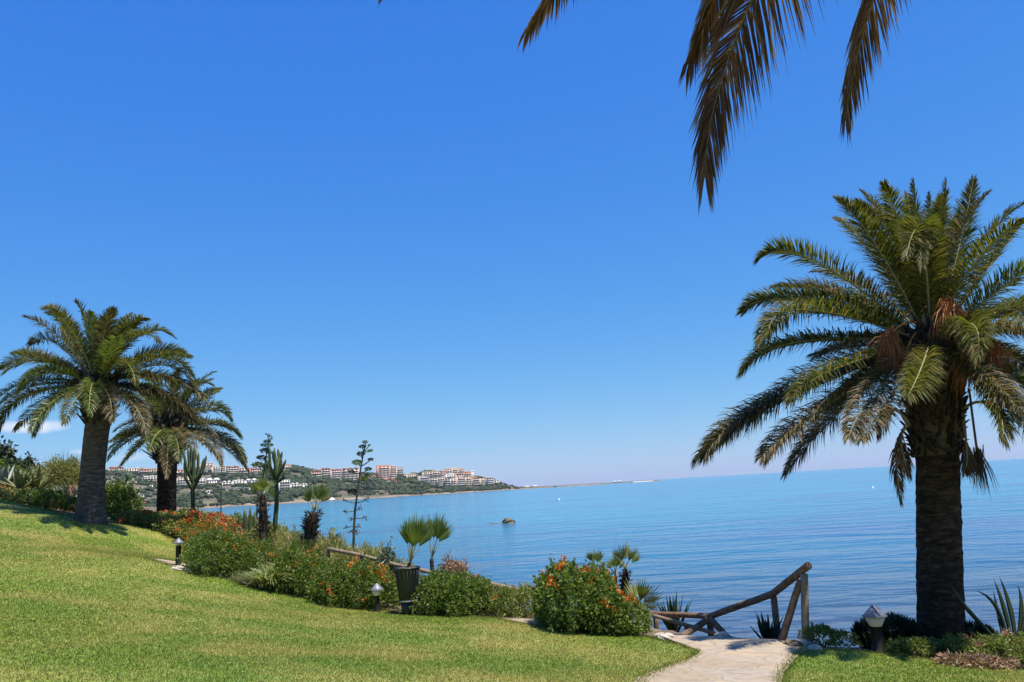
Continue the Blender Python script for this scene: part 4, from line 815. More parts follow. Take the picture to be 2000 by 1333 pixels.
# ---------------------------------------------------------------- log railings
def log(root, a, b, r, name, mat='log'):
    m_ = MB(); n = 8; P = np.linspace(a, b, n)+rg.normal(0, .002, (n, 3)); m_.tube(P, r*(1+rg.normal(0, .015, n)), 14); return m_.build(name, mat, root, smooth=False)
p0 = at(1572, 1255, 12.7); g_ = gz(p0[0], p0[1]); root = thing('log_railing', 'dark round-log stair handrail that climbs to a tall post right of the path', 'railing', (p0[0], p0[1], g_))
A_ = at(1579, 1105, 12.6); B_ = at(1510, 1160, 13.7); C_ = at(1387, 1204, 15.2); E_ = at(1252, 1198, 16.6)
log(root, A_, B_, .058, 'handrail'); log(root, B_, C_, .055, 'handrail'); log(root, C_, E_, .050, 'handrail')
def down(p, d=.3): q = np.array(p); q[2] = min(gz(q[0], q[1]), q[2]-.6)-d; return q
log(root, at(1570, 1121, 12.75), np.array([p0[0], p0[1], g_-.2]), .056, 'post', 'logpale')
q = at(1511, 1166, 13.75); log(root, q, down(q), .052, 'post')
q = at(1386, 1208, 15.2); log(root, q, down(q), .055, 'post'); q = at(1280, 1202, 16.4); log(root, q, down(q), .05, 'post')
log(root, at(1563, 1133, 12.8), at(1524, 1262, 12.9), .055, 'brace', 'log')
log(root, at(1388, 1210, 15.1), at(1442, 1268, 14.4), .055, 'brace'); log(root, at(1382, 1211, 15.2), at(1322, 1250, 14.7), .055, 'brace')
p0 = at(1380, 1262, 14.5); root = thing('log_railing', 'pair of slanting lower rails beneath the level handrail beside the big lantana', 'railing', down(p0, 0))
log(root, at(1270, 1201, 15.8), at(1490, 1265, 14.2), .036, 'rail', 'logpale'); log(root, at(1262, 1228, 15.2), at(1385, 1260, 14.0), .038, 'rail', 'logpale')
q = at(1340, 1220, 15.3); log(root, q, down(q), .036, 'post'); q = at(1345, 1250, 14.4); log(root, q, down(q), .036, 'post')
p0 = on(700, 18.9); root = thing('log_fence', 'weathered log fence rail running down the slope behind the hedge to the urn', 'fence', p0)
pts = [at(640, 1072, 20.4), at(705, 1085, 19.6), at(782, 1106, 18.6), at(860, 1122, 18.0), at(940, 1137, 17.4), at(1045, 1160, 16.6)]
for a, b_ in zip(pts[:-1], pts[1:]): log(root, a, b_, .045, 'rail', 'logpale')
for p in pts: log(root, p-np.array([0, 0, .01]), np.array([p[0], p[1], gz(p[0], p[1])-.15]), .045, 'post')
p0 = on(386, 23.6); root = thing('log_fence', 'short wooden post and rail beside the orange flowers at the lawn corner', 'fence', p0)
log(root, at(382, 1039, 23.6), at(412, 1043, 22.6), .05, 'rail', 'logpale'); q = at(386, 1041, 23.5); log(root, q, np.array([q[0], q[1], gz(q[0], q[1])-.1]), .06, 'post'); q = at(409, 1044, 22.7); log(root, q, np.array([q[0], q[1], gz(q[0], q[1])-.1]), .06, 'post')

# edging stones
def stone(name, label, cat, c, s, mat='pstone', group=None, seed=0, sub=2):
    import bmesh
    bm = bmesh.new(); bmesh.ops.create_icosphere(bm, subdivisions=sub+1, radius=1); me = bpy.data.meshes.new(name)
    for v in bm.verts:
        k = 1+.18*math.sin(v.co.x*3+seed)*math.cos(v.co.y*4+seed*2)+.10*math.sin(v.co.z*7+v.co.x*6+seed); v.co = Vector((v.co.x*s[0]*k, v.co.y*s[1]*k, v.co.z*s[2]*k))
    bm.to_mesh(me); bm.free(); me.materials.append(M[mat]); o = bpy.data.objects.new(name, me); scene.collection.objects.link(o); o.location = tuple(c); o.rotation_euler = (0, 0, seed); tag(o, label, cat, group); return o
gs = 'rocks edging the path and lawn'
for i, (px, py, D_, s, lb) in enumerate([(1300,1252,12.9,.12,'pale rock at the lawn edge under the left end of the railing'),(1410,1252,13.2,.14,'pale rock behind the path between the railing braces'),(1568,1252,12.45,.14,'cream rock at the foot of the tall railing post'),(1592,1266,12.0,.12,'flat pale rock where the right lawn meets the path'),
     (1548,1258,12.3,.15,'brown rock beside the leaning brace foot'),(345,1106,17.9,.14,'pale rock at the foot of the left path lamp'),(368,1112,18.0,.11,'small rock between the left path lamp and hedge'),(1290,1246,13.1,.10,'small rock right of the big lantana foot')]):
    p = at(px, py, D_); p[2] = gz(p[0], p[1])+s*.1; stone('rock', lb, 'rock', p, (s, s*.7, s*.45), 'pstone' if i != 4 else 'rock', gs, i*1.3)

# ---------------------------------------------------------------- cacti
def candelabra(label, base, D_, trunk, arms, r):
    root = thing('candelabra_cactus', label, 'cactus', base)
    def rib(P, r0, r1, name):
        P = np.array(P); n = 12; s = np.concatenate([[0], np.cumsum(np.linalg.norm(np.diff(P, axis=0), axis=1))]); tt = np.linspace(0, s[-1], n); Q = np.stack([np.interp(tt, s, P[:, k]) for k in range(3)], 1)
        rad = np.linspace(r0, r1, n); rad[-1] *= .3; rad[-2] *= .85; rad[0] *= .7; m_ = MB(); m_.tube(Q, rad, 10)
        V = m_.v[0]; V2 = V.reshape(n, 10, 3); c = Q[:, None]; V2[:, ::2] = c+(V2[:, ::2]-c)*.55; m_.v[0] = V2.reshape(-1, 3); return m_.build(name, 'cactus', root)
    rib([at(*p, D_) for p in trunk], r*1.15, r*.8, 'trunk')
    for i, a in enumerate(arms): 
        dd = (-.25, .3, .1, -.4, .4, 0)[i % 6]; rib([at(a[0][0], a[0][1], D_)]+[at(x, y, D_+dd) for x, y in a[1:]], r*.75, r*.62, 'arm')
candelabra('candelabra cactus with upright arms right of the second palm trunk', on(378, 31), 31, [(378,1010),(377,960),(378,925),(380,870)],
   [[(377,945),(366,920),(358,882)],[(377,950),(370,915),(367,876)],[(378,950),(386,930),(388,885)],[(378,955),(392,930),(398,895)],[(378,935),(374,905),(373,868)],[(379,940),(397,915),(403,890)],[(377,960),(362,935),(360,900)]], .078)
candelabra('tall candelabra cactus with stubby arms beside the small upright fan palm', on(536, 24.3), 24.3, [(536,1042),(541,985),(540,930),(536,875)],
   [[(539,938),(528,912),(526,872)],[(540,930),(546,905),(551,882)],[(540,945),(522,930),(518,905)],[(541,935),(552,915),(559,898)],[(540,915),(534,895),(534,880)],[(541,930),(548,915),(549,895)],[(541,942),(553,935),(555,920)],[(540,925),(545,895),(543,877)],[(540,940),(525,915),(520,895)]], .068)
def cluster(label, px, D_, hs):
    c = on(px, D_); root = thing('column_cactus', label, 'cactus', c)
    for i, (dx, top) in enumerate(hs):
        p = np.array([c[0]+dx*D_/F, c[1]+.1*math.sin(i*2), c[2]-.05]); t = at(px+dx*1.2, top, D_); m_ = MB(); m_.tube(np.linspace(p, [t[0], p[1], t[2]], 9), [.05, .055, .06, .05, .06, .055, .05, .04, .02], 8); m_.build('stem', 'cactus', root)
cluster('cluster of short spotted column cacti right of the scarlet flowers', 482, 25.5, [(-12,1000),(-6,994),(0,998),(6,990),(11,1000),(15,1008)])

# prickly pears
def pear(label, px, D_, n, spread, h, pad=.2):
    c = on(px, D_); root = thing('prickly_pear', label, 'cactus', c); m_ = MB()
    a = np.linspace(0, 2*np.pi, 12, endpoint=False)
    for i in range(n):
        p = c+np.array([rg.uniform(-spread, spread), rg.uniform(-.5, .5), rg.uniform(.05, 1)*h]); nrm = rand_unit(1)[0]; nrm[2] *= .3; nrm = unit(nrm); s = unit(np.cross(nrm, [0, 0, 1.])); u = np.cross(s, nrm); r = pad*rg.uniform(.7, 1.1)
        ring = p+(np.cos(a)[:, None]*s*.62+np.sin(a)[:, None]*u)*r; V = np.concatenate([ring, ring*.0+p+(ring-p)*.9+nrm*r*.14, [p+nrm*r*.17], p+(ring-p)*.9-nrm*r*.14, [p-nrm*r*.17]])
        Fc = [(k, (k+1) % 12, 12+(k+1) % 12, 12+k) for k in range(12)]+[(12+k, 12+(k+1) % 12, 24) for k in range(12)]+[((k+1) % 12, k, 25+k, 25+(k+1) % 12) for k in range(12)]+[(25+(k+1) % 12, 25+k, 37) for k in range(12)]
        m_.add(V, Fc)
    m_.build('pads', 'pear', root, smooth=True)
pear('prickly pear with pale round pads left of the flared palm trunk', 105, 29.0, 60, .7, .6, .14)
pear('prickly pear thicket at the extreme left behind the agaves', 35, 31.5, 60, 1.0, 1.15, .19)
pear('tall prickly pear just right of the flared palm trunk', 224, 30.5, 60, .55, 1.5, .15)

# agave flower stalks
def stalk(label, pts, D_, r, umbels, bare):
    P = np.array([at(x, y, D_) for x, y in pts]); P[0][2] = min(P[0][2], gz(P[0][0], P[0][1])+.02)-.1
    root = thing('agave_flower_stalk', label, 'plant', P[0]); s = np.concatenate([[0], np.cumsum(np.linalg.norm(np.diff(P, axis=0), axis=1))]); tt = np.linspace(0, s[-1], 20); Q = np.stack([np.interp(tt, s, P[:, k]) for k in range(3)], 1)
    m_ = MB(); m_.tube(Q, np.linspace(r, r*.35, 20), 8); m_.build('stem', 'stalk', root)
    def onst(py):
        k = np.argmin([abs(py-20 - 0*q[0]-proj(q)[1]+20) for q in Q]); return Q[k]
    for i, (x, y, w_) in enumerate(umbels):
        c = at(x, y, D_+(-.15, .2, 0)[i % 3]); a = onst(y+6); m_ = MB(); m_.tube(bez(a, (a+c)/2-np.array([0, 0, .04]), c, 5), .010*r/.03, 5, cap=False)
        rad = w_/2*D_/F; n = 260; u = rand_unit(n); P_ = c+u*np.array([rad, rad, rad*.42])*rg.uniform(.5, 1, (n, 1)); m_.quads(leafquads(P_, unit(u+np.array([0, 0, .8])), rad*.35, rad*.16)); m_.build('flower_head', 'dark_succ' if i % 3 else 'lant', root)
    for i, (x, y) in enumerate(bare):
        c = at(x, y, D_); a = onst(y+3); m_ = MB(); m_.tube(bez(a, (a+c)/2-np.array([0, 0, .03]), c, 5), .007*r/.03, 4, cap=False)
        n = 14; P_ = c+rg.normal(0, .03, (n, 3)); m_.quads(leafquads(P_, rand_unit(n), .06, .035)); m_.build('twig', 'stalk', root)
def proj(p):
    v = np.asarray(p)-CAM; z = v@_f; return 1000+F*(v@_rr)/z, 666.5-F*(v@_uu)/z
stalk('tall branched agave flower stalk standing alone against the sea', [(685,1052),(693,1000),(701,940),(707,900),(714,868)], 22.5, .045,
  [(713,864,11),(721,870,6),(708,873,14),(723,881,10),(705,887,17),(724,898,11),(698,904,19),(719,917,14),(686,922,12),(712,935,14),(688,961,20),(716,928,8)], [(673,977),(716,976),(675,1000),(703,993),(713,1011),(685,1014),(675,1030),(700,1029),(697,1040),(686,1038)])
stalk('shorter umbrella-branched agave flower stalk behind the tall right cactus', [(494,1012),(505,965),(514,930),(519,895),(525,862)], 26.5, .045,
  [(526,852,7),(522,863,14),(515,870,12),(528,870,12),(518,881,20),(512,895,20),(503,909,22),(529,885,9),(520,912,18)], [(522,848),(530,856)])
stalk('thin bare agave stalk like a pole between the two cacti', [(431,1004),(432,960),(433,912)], 30, .035, [(434,912,4)], [(427,940)])

# ---------------------------------------------------------------- rock and buoys in the sea
def sea_at(px, py):
    v = _f + _rr*(px-1000)/F + _uu*(666.5-py)/F; k = -EYE/v[2]; return CAM+v*k
p = sea_at(993, 1022); stone('sea_rock', 'brown rock breaking the surface out in the bay', 'rock', p+np.array([0, 0, .05]), (1.35, 1.2, .9), 'rock', None, 2.2, 3)
m_ = None
p = sea_at(978, 1022); stone('sea_rock', 'low dark awash reef just left of the brown sea rock', 'rock', p+np.array([-.9, 0, -.0]), (2.4, .6, .09), 'rock', None, .0, 2)
for px, py, lb in ((1705, 954, 'small white buoy floating before the large palm'), (1092, 977, 'white buoy floating in mid bay before the breakwater')):
    p = sea_at(px, py); r = 2.2*np.linalg.norm(p-CAM)/F; root = thing('buoy', lb, 'buoy', p)
    m_ = MB(); m_.lathe(p, [(0, -r*.5), (r*.8, -r*.3), (r, r*.3), (r*.7, r*.9), (r*.2, r*1.1), (0, r*1.1)], 16); m_.build('float', 'buoy', root, smooth=True)
    m_ = MB(); m_.tube([p+np.array([0, 0, r]), p+np.array([0, 0, r*2])], r*.12, 6); m_.build('mast', 'buoy', root)

# ---------------------------------------------------------------- far coast
def shoreD(px): return np.interp(px, [-1500, -600, 0, 250, 520, 560, 650, 690, 900, 1000, 1050], [500, 900, 1300, 1700, 1900, 1880, 1980, 2050, 2350, 2600, 2700])
def hillH(px):
    px_ = np.clip(px, 0, 1050); D_ = shoreD(px_)+np.interp(px_, [0, 500, 900, 1050], [900, 900, 500, 120])
    ry = np.interp(px_, [0, 60, 150, 200, 300, 400, 520, 570, 600, 650, 700, 750, 790, 820, 850, 885, 915, 940, 965, 985, 1010, 1050], [914, 915, 921, 921, 922, 919, 922, 914, 917, 925, 928, 929, 929, 928, 924, 920, 926, 932, 939, 946, 952, 953.5])
    v = _f[:, None] + _rr[:, None]*(np.atleast_1d(px_)-1000)/F + _uu[:, None]*(666.5-np.atleast_1d(ry))/F
    r_ = EYE + v[2]*np.atleast_1d(D_)/v[1]; return float(r_[0]) if np.ndim(px) == 0 else r_
def azx(px, D_): return at(px, 960, D_)[0]
def coast(px, t):
    """t 0 shore .. 1 ridge .. 1.6 back; returns xyz"""
    D0 = shoreD(px); W = np.interp(px, [0, 500, 900, 1050], [900, 900, 500, 120]); D_ = D0+W*t; H = hillH(px)
    prof = np.interp(t, [-.05, 0, .015, .05, .12, .3, .5, .75, 1.0, 1.6], [-.12, -.02, .03, .07, .14, .30, .55, .85, 1., .55])
    z = H*prof + (3.0*np.sin(px*.045+t*9)+2*np.sin(px*.11+t*17))*np.clip(t*3, 0, 1)*np.clip(H/60, 0, 1)
    return (px-1000+ (0))/F*D_*_cx(px), D_, z
def _cx(px): return 1.0
def coastpt(px, t):
    D0 = shoreD(px); W = float(np.interp(px, [0, 500, 900, 1050], [900, 900, 500, 120])); D_ = float(D0+W*t); _, _, z = coast(px, t); return np.array([azx(px, D_), D_, float(z)])
pxs = np.linspace(-1200, 1050, 300); ts = np.array([-.05, -.02, 0, .01, .02, .04, .07, .1, .15, .2, .28, .36, .44, .52, .6, .68, .76, .84, .92, 1., 1.1, 1.2, 1.4, 1.6])
V = np.array([coastpt(px, t) for px in pxs for t in ts]); idx = np.arange(len(V)).reshape(len(pxs), len(ts))
mb = MB(); mb.add(V, np.stack([idx[:-1, :-1].ravel(), idx[1:, :-1].ravel(), idx[1:, 1:].ravel(), idx[:-1, 1:].ravel()], 1)); tag(mb.build('hills', 'hill', smooth=True), None, None, kind='structure')
mb = MB(); V = []
for px in pxs:
    for t, dz in ((-.012, .0), (.0, .5), (.014, .8), (.03, .8)):
        q = coastpt(px, t); q[2] = max(q[2], 0)+dz+.25*math.sin(px*.3); V.append(q)
V = np.array(V); idx = np.arange(len(V)).reshape(len(pxs), 4); mb.add(V, np.stack([idx[:-1, :-1].ravel(), idx[1:, :-1].ravel(), idx[1:, 1:].ravel(), idx[:-1, 1:].ravel()], 1)); tag(mb.build('beach', 'beach'), None, None, kind='structure')

# woods
def find_t(px, py):
    lo, hi = 0., 1.0
    for _ in range(24):
        mid = (lo+hi)/2; q = coastpt(px, mid)
        if proj(q)[1] > py: lo = mid
        else: hi = mid
    return lo
ICO = None
def crowns(m_, C, Rr):
    ph = (1+5**.5)/2; v = np.array([(-1,ph,0),(1,ph,0),(-1,-ph,0),(1,-ph,0),(0,-1,ph),(0,1,ph),(0,-1,-ph),(0,1,-ph),(ph,0,-1),(ph,0,1),(-ph,0,-1),(-ph,0,1)])/1.9
    f = np.array([(0,11,5),(0,5,1),(0,1,7),(0,7,10),(0,10,11),(1,5,9),(5,11,4),(11,10,2),(10,7,6),(7,1,8),(3,9,4),(3,4,2),(3,2,6),(3,6,8),(3,8,9),(4,9,5),(2,4,11),(6,2,10),(8,6,7),(9,8,1)])
    n = len(C); VV = C[:, None]+v[None]*Rr[:, None]*rg.uniform(.75, 1.25, (n, 12, 1)); F_ = (f[None]+(np.arange(n)*12)[:, None, None]).reshape(-1, 3); m_.add(VV.reshape(-1, 3), F_)
mb = MB(); C = []; Rr = []
def scatter(px0, px1, t0, t1, n, r=5):
    for _ in range(n):
        px = rg.uniform(px0, px1); t = rg.uniform(t0, t1); q = coastpt(px, t); 
        if math.sin(px*.07+t*13)+math.sin(px*.031-t*21) < -.95: continue
        s = r*rg.uniform(.5, 1.3)
        for k in range(3): C.append(q+np.array([rg.normal(0, s*.6), rg.normal(0, s*.6), s*rg.uniform(.3, .8)])); Rr.append(np.array([s, s, s*rg.uniform(.7, 1.1)])*rg.uniform(.5, .8))
scatter(-500, 600, .012, .06, 700, 5); scatter(-500, 560, .03, .98, 4600, 7); scatter(560, 660, .08, 1.0, 1500, 7); scatter(560, 850, .25, .98, 1700, 7); scatter(760, 980, .02, .22, 420, 5); scatter(850, 985, .2, .9, 260, 4.5); scatter(980, 1045, .1, .9, 120, 3.5); scatter(660,800,.08,.3,120,5)
crowns(mb, np.array(C), np.array(Rr)); tag(mb.build('hillside_wood', 'wood'), 'dark green trees covering the hillside across the bay', 'woodland', kind='stuff')
for px, D_, h_, lb in ((940, 2650, 20, 'tall dark conifer on the headland above the right end of the town'), (948, 2650, 14, 'smaller conifer right of the tall headland conifer'), (990, 2640, 13, 'round tree at the tip of the town headland'), (718, 2250, 26, 'high tree clump on the ridge right of the red-roofed flats'), (690, 2140, 13, 'lone round tree on the sandy slope below the red-roofed flats')):
    t = (D_-shoreD(px))/float(np.interp(px, [0, 500, 900, 1050], [900, 900, 500, 120])); q = coastpt(px, max(.05, min(1, t))); root = thing('tree', lb, 'tree', q)
    m_ = MB(); m_.tube([q-np.array([0, 0, 1]), q+np.array([0, 0, h_*.6])], [.7, .4], 6); m_.build('trunk', 'stalk', root)
    m_ = MB(); n = 26; zz = rg.uniform(.25, 1, n); Cc = q+np.stack([rg.normal(0, 1, n)*h_*.22*(1.1-zz), rg.normal(0, 1, n)*h_*.22*(1.1-zz), zz*h_], 1); crowns(m_, Cc, np.full((n, 3), h_*.13)); m_.build('crown', 'wood', root)

# buildings: facade material helper
def facade(name, c, roof=(.30,.16,.10)):
    M[name] = noisemat(name, [tuple(x*.88 for x in c), c, tuple(min(.85, x*1.06) for x in c)], .08, .85, 0)
facade('w_white', (.76,.71,.64)); facade('w_cream', (.72,.56,.38)); facade('w_pink', (.66,.40,.28)); facade('w_salmon', (.66,.30,.17)); facade('w_grey', (.44,.38,.37)); facade('w_tan', (.58,.44,.29)); facade('w_brown', (.40,.25,.17))
facade('r_tile', (.36,.16,.09)); facade('r_flat', (.42,.36,.32)); facade('glass_dark', (.05,.05,.06))
def building(label, px0, px1, ptop, pbase, D_, wall, roof, kind='flat', depth=None, bays=None, rot=0.):
    t_ = find_t((px0+px1)/2, pbase+1.0); p = coastpt((px0+px1)/2, max(t_, .03)); D_ = p[1]; sc = D_/F; wdt = (px1-px0)*sc; h = (pbase-ptop)*sc; dp = depth or max(8, wdt*.5); c = p
    root = thing('town_building', label, 'building', c, 'buildings of the town across the bay')
    nf = max(1, int(round(h/6.0))); fh = h/nf; bays = bays or max(2, min(int(wdt/6.5), 24//nf)); ca, sa = math.cos(rot), math.sin(rot)
    def L(x, y, z): return (c[0]+x*ca-y*sa, c[1]+x*sa+y*ca, c[2]+z)
    m_ = MB(); m_.box(L(0, dp/2, -14), wdt, dp, h+14, rot)
    # small stepped attic for an uneven roofline
    if kind == 'step':
        for k in range(3):
            w2 = wdt*rg.uniform(.15, .28); m_.box(L(wdt*(-.32+.32*k), dp*.5, h-.002), w2, dp*.5, rg.uniform(1.6, 3.4), rot)
    m_.build('wall', wall, root)
    m_ = MB()
    if kind == 'gable':
        hh = max(2., wdt*.12); V = [L(-wdt/2-.5, -.5, h), L(wdt/2+.5, -.5, h), L(wdt/2+.5, dp+.5, h), L(-wdt/2-.5, dp+.5, h), L(-wdt*.3, dp/2, h+hh), L(wdt*.3, dp/2, h+hh)]; m_.add(V, [(0, 1, 5, 4), (1, 2, 5), (2, 3, 4, 5), (3, 0, 4), (3, 2, 1, 0)])
    elif kind == 'peaks':
        n = max(2, int(wdt/14)); ww = wdt/n
        for i in range(n):
            x0 = -wdt/2+i*ww; hh = ww*.30*rg.uniform(.8, 1.2); V = [L(x0, -.6, h), L(x0+ww, -.6, h), L(x0+ww, dp, h), L(x0, dp, h), L(x0+ww/2, -.6, h+hh), L(x0+ww/2, dp, h+hh)]; m_.add(V, [(0, 1, 4), (1, 2, 5, 4), (2, 3, 5), (3, 0, 4, 5), (3, 2, 1, 0)])
    else: m_.box(L(0, dp/2, h+.003), wdt+.6, dp+.6, .7, rot)
    m_.build('roof', roof, root)
    m_ = MB()
    for f_ in range(nf):
        for b_ in range(bays):
            x = (-.5+(b_+.5)/bays)*wdt; ww = min(5.2, wdt/bays*rg.uniform(.5, .78)); z = f_*fh+fh*.25
            m_.add([L(x-ww/2, -.06, z), L(x+ww/2, -.06, z), L(x+ww/2, -.06, z+fh*.55), L(x-ww/2, -.06, z+fh*.55)], [(0, 1, 2, 3)])
    m_.build('windows', 'glass_dark', root)
    if nf > 1 and wdt > 14:
        m_ = MB()
        for f_ in range(1, nf): m_.box(L(0, -.9, f_*fh-.4), wdt*.94, 1.8, 1.7, rot)
        m_.build('balconies', 'w_white' if wall != 'w_white' else 'w_cream', root)
    return root
BL = [ # label, x0,x1,ytop,ybase,D,wall,roof,kind
 ('pale pink house row on the skyline just right of the flared palm trunk',214,240,914,922,2350,'w_pink','r_tile','peaks'),('cream terrace on the skyline between the two left palms',242,270,915,924,2350,'w_cream','r_flat','step'),
 ('salmon terrace on the skyline left of the second palm trunk',272,308,916,925,2300,'w_salmon','r_tile','step'),('long white bungalow low on the hillside between the two left palms',249,265,940,946,2100,'w_white','r_flat','flat'),
 ('white stepped villas at mid slope left of the second palm trunk',278,309,931,942,2150,'w_white','r_flat','step'),('small white house at mid slope directly left of the second palm trunk',293,308,947,952,2050,'w_white','r_flat','flat'),
 ('white house with dark roof near the shore left of the second palm trunk',258,281,966,977,1850,'w_white','w_grey','gable'),('cream house on the skyline directly right of the second palm trunk',341,357,918,928,2350,'w_pink','r_tile','gable'),
 ('rosy flats on the skyline behind the left candelabra cactus',358,376,915,928,2350,'w_pink','r_flat','step'),('white villa group left of the left candelabra cactus',347,372,933,950,2150,'w_cream','r_flat','step'),
 ('tall pink apartment block on the skyline right of the left candelabra cactus',392,415,905,924,2380,'w_pink','r_flat','step'),('cream apartment row on the skyline right of the tall pink block',416,440,911,925,2380,'w_cream','r_flat','step'),
 ('pink peaked terrace on the skyline above the white terraces',441,466,912,926,2360,'w_pink','r_tile','peaks'),('beige skyline terrace just left of the tall right cactus',467,488,914,927,2360,'w_tan','r_flat','step'),('salmon terrace behind the umbrella agave stalk',489,511,916,928,2340,'w_salmon','r_tile','peaks'),
 ('white villa with flat roof right of the left candelabra cactus',384,402,935,949,2180,'w_white','r_flat','step'),('white peaked villas right of the lone white villa',404,432,938,948,2140,'w_white','w_white','peaks'),
 ('first white gabled villa above the seafront hotel, just right of the thin pole',435,452,941,949,2130,'w_white','w_white','peaks'),('white gabled terrace above the middle of the seafront hotel',456,478,939,948,2130,'w_white','r_flat','step'),('white gabled villas above the right end of the seafront hotel',481,503,938,948,2130,'w_white','w_white','peaks'),
 ('left half of the low seafront hotel with dark window bands',438,468,953,961,2010,'w_grey','w_white','flat'),('right half of the low seafront hotel with dark window bands',472,504,952,960,2010,'w_grey','w_white','flat'),
 ('small white beach house below the hotel',404,416,958,964,1960,'w_white','r_flat','gable'),('pink hilltop house behind the tall right cactus',549,570,908,921,2500,'w_pink','r_tile','step'),('slim white eight-storey tower block near the shore',546,567,937,961,1990,'w_white','r_flat','flat'),
 ('low white villas right of the white tower block',569,585,945,958,2010,'w_white','w_white','peaks'),('white villa at the end of the row beside the leaning fan palm',586,600,946,957,2010,'w_white','r_flat','step'),
 ('left wing of the red-roofed hillside flats',610,628,920,934,2330,'w_salmon','r_tile','peaks'),('red-gabled flats second from the left in the hillside complex',629,646,916,934,2300,'w_salmon','r_tile','peaks'),('red-roofed flats with white balconies in the middle of the complex',648,668,918,941,2260,'w_pink','r_tile','peaks'),
 ('right-hand red-roofed flats left of the tall agave stalk',669,701,916,941,2260,'w_pink','r_tile','peaks'),('big salmon apartment block alone on the ridge',740,763,910,938,2450,'w_salmon','r_flat','step'),('recessed middle of the big ridge block',763,776,911,936,2480,'w_pink','r_flat','step'),
 ('grey-tan right wing of the ridge block',776,790,913,932,2480,'w_tan','r_flat','flat'),('low salmon houses under the big ridge block',728,748,929,937,2380,'w_salmon','r_tile','gable'),('long low terracotta houses right under the big ridge block',749,775,937,943,2330,'w_salmon','r_tile','peaks'),
 ('grey seafront block at the left end of the headland town',820,839,929,946,2620,'w_grey','r_flat','flat'),('mauve block second in the headland front row',840,855,933,950,2560,'w_grey','r_flat','flat'),('cream balconied block third in the headland front row',856,869,932,951,2540,'w_cream','r_flat','flat'),
 ('brownish block fourth in the headland front row',870,880,934,951,2540,'w_brown','r_flat','flat'),('white-balconied block in the middle of the headland front row',881,892,935,951,2540,'w_white','r_flat','step'),('wide rosy block right of the middle of the headland front row',893,910,931,950,2560,'w_pink','r_flat','flat'),
 ('striped cream block in the right half of the headland front row',911,922,931,950,2560,'w_cream','r_flat','flat'),('brown gabled block in the right half of the headland front row',924,938,933,950,2570,'w_brown','r_tile','gable'),('pale block third from the right end of the headland front row',939,950,934,949,2580,'w_cream','r_flat','flat'),
 ('mauve block second from the right end of the headland front row',951,966,934,947,2600,'w_grey','r_tile','gable'),('small white house at the right end of the headland town',966,976,938,946,2620,'w_white','r_flat','gable'),
 ('tan second-row block at the left of the headland hill',828,845,922,934,2720,'w_tan','r_flat','step'),('orange-cream second-row block on the headland hill',846,860,920,934,2720,'w_cream','r_flat','step'),('salmon second-row block on the headland hill',861,872,921,934,2720,'w_salmon','r_tile','gable'),
 ('rosy summit block at the left top of the headland',870,884,916,928,2850,'w_pink','r_flat','step'),('cream summit block in the centre top of the headland',885,897,914,928,2850,'w_cream','r_flat','step'),('pink summit block at the right top of the headland',898,910,916,928,2850,'w_pink','r_flat','step'),
 ('white stepped houses under the headland summit',873,892,926,935,2780,'w_white','r_flat','step'),('pink houses under the right side of the headland summit',893,908,926,934,2780,'w_pink','r_tile','peaks'),('salmon second-row block near the white tower',908,922,922,933,2720,'w_salmon','r_tile','step'),
 ('little white church-like tower on the headland skyline',922,928,920,934,2720,'w_white','w_white','gable'),('low pink house at the left picture edge behind the agaves',24,50,911,921,1500,'w_pink','r_tile','gable'),('white house wall above the prickly pears at the left edge',50,66,917,926,1400,'w_white','r_tile','gable'),
 ('pale house row on the far slope left of the ridge block',706,728,934,940,2380,'w_cream','r_tile','gable'),('tan low block between ridge block and headland town',795,818,926,934,2650,'w_tan','r_flat','step')]
for b_ in BL: building(*b_, rot=float(rg.uniform(.25, .8)) if b_[2]-b_[1] < 30 else .2)
# beach marquee
p = coastpt(648, .01); root = thing('beach_marquee', 'tiny white peaked marquee on the beach below the red-roofed flats', 'tent', p)
m_ = MB(); s = 7.
m_.add([p+np.array(v)*s for v in ((-1,-1,.2),(1,-1,.2),(1,1,.2),(-1,1,.2),(0,0,1.1))], [(0, 1, 4), (1, 2, 4), (2, 3, 4), (3, 0, 4)]); m_.build('canopy', 'white', root)
for sx, sy in ((-1,-1),(1,-1),(1,1),(-1,1)): m_ = MB(); m_.tube([p+np.array([sx*s*.95, sy*s*.95, -.5]), p+np.array([sx*s*.95, sy*s*.95, s*.22])], .15, 5); m_.build('pole', 'white', root)

# breakwater
def seg(name, label, cat, a, b, wd, h, mat, jag=.4, n=90):
    m_ = MB(); A = np.array([*a, 0.]); B = np.array([*b, 0.]); d = unit(B-A); s = np.array([-d[1], d[0], 0]); V = []
    for i in range(n+1):
        c = A+(B-A)*i/n; j = rg.normal(0, jag, 4); V += [c-s*wd+[0, 0, -1.5], c-s*wd*.4+[0, 0, h*.8+j[0]], c+s*wd*.4+[0, 0, h+j[1]], c+s*wd+[0, 0, -1.5]]
    Fc = [(4*i+k, 4*i+k+1, 4*i+k+5, 4*i+k+4) for i in range(n) for k in range(3)]+[(0, 1, 2, 3), (4*n+3, 4*n+2, 4*n+1, 4*n)]; m_.add(V, Fc); o = m_.build(name, mat, origin=(*a, 0)); return tag(o, label, cat)
def xy(px, D_): return (azx(px, D_), D_)
seg('breakwater', 'long dark stone breakwater reaching out from the town headland', 'breakwater', xy(985, 2620), xy(1160, 2950), 12, 5.0, 'rock')
seg('breakwater', 'thin outer arm of the breakwater ending at the harbour mouth', 'breakwater', xy(1150, 3000), xy(1288, 3400), 12, 4.2, 'rock')
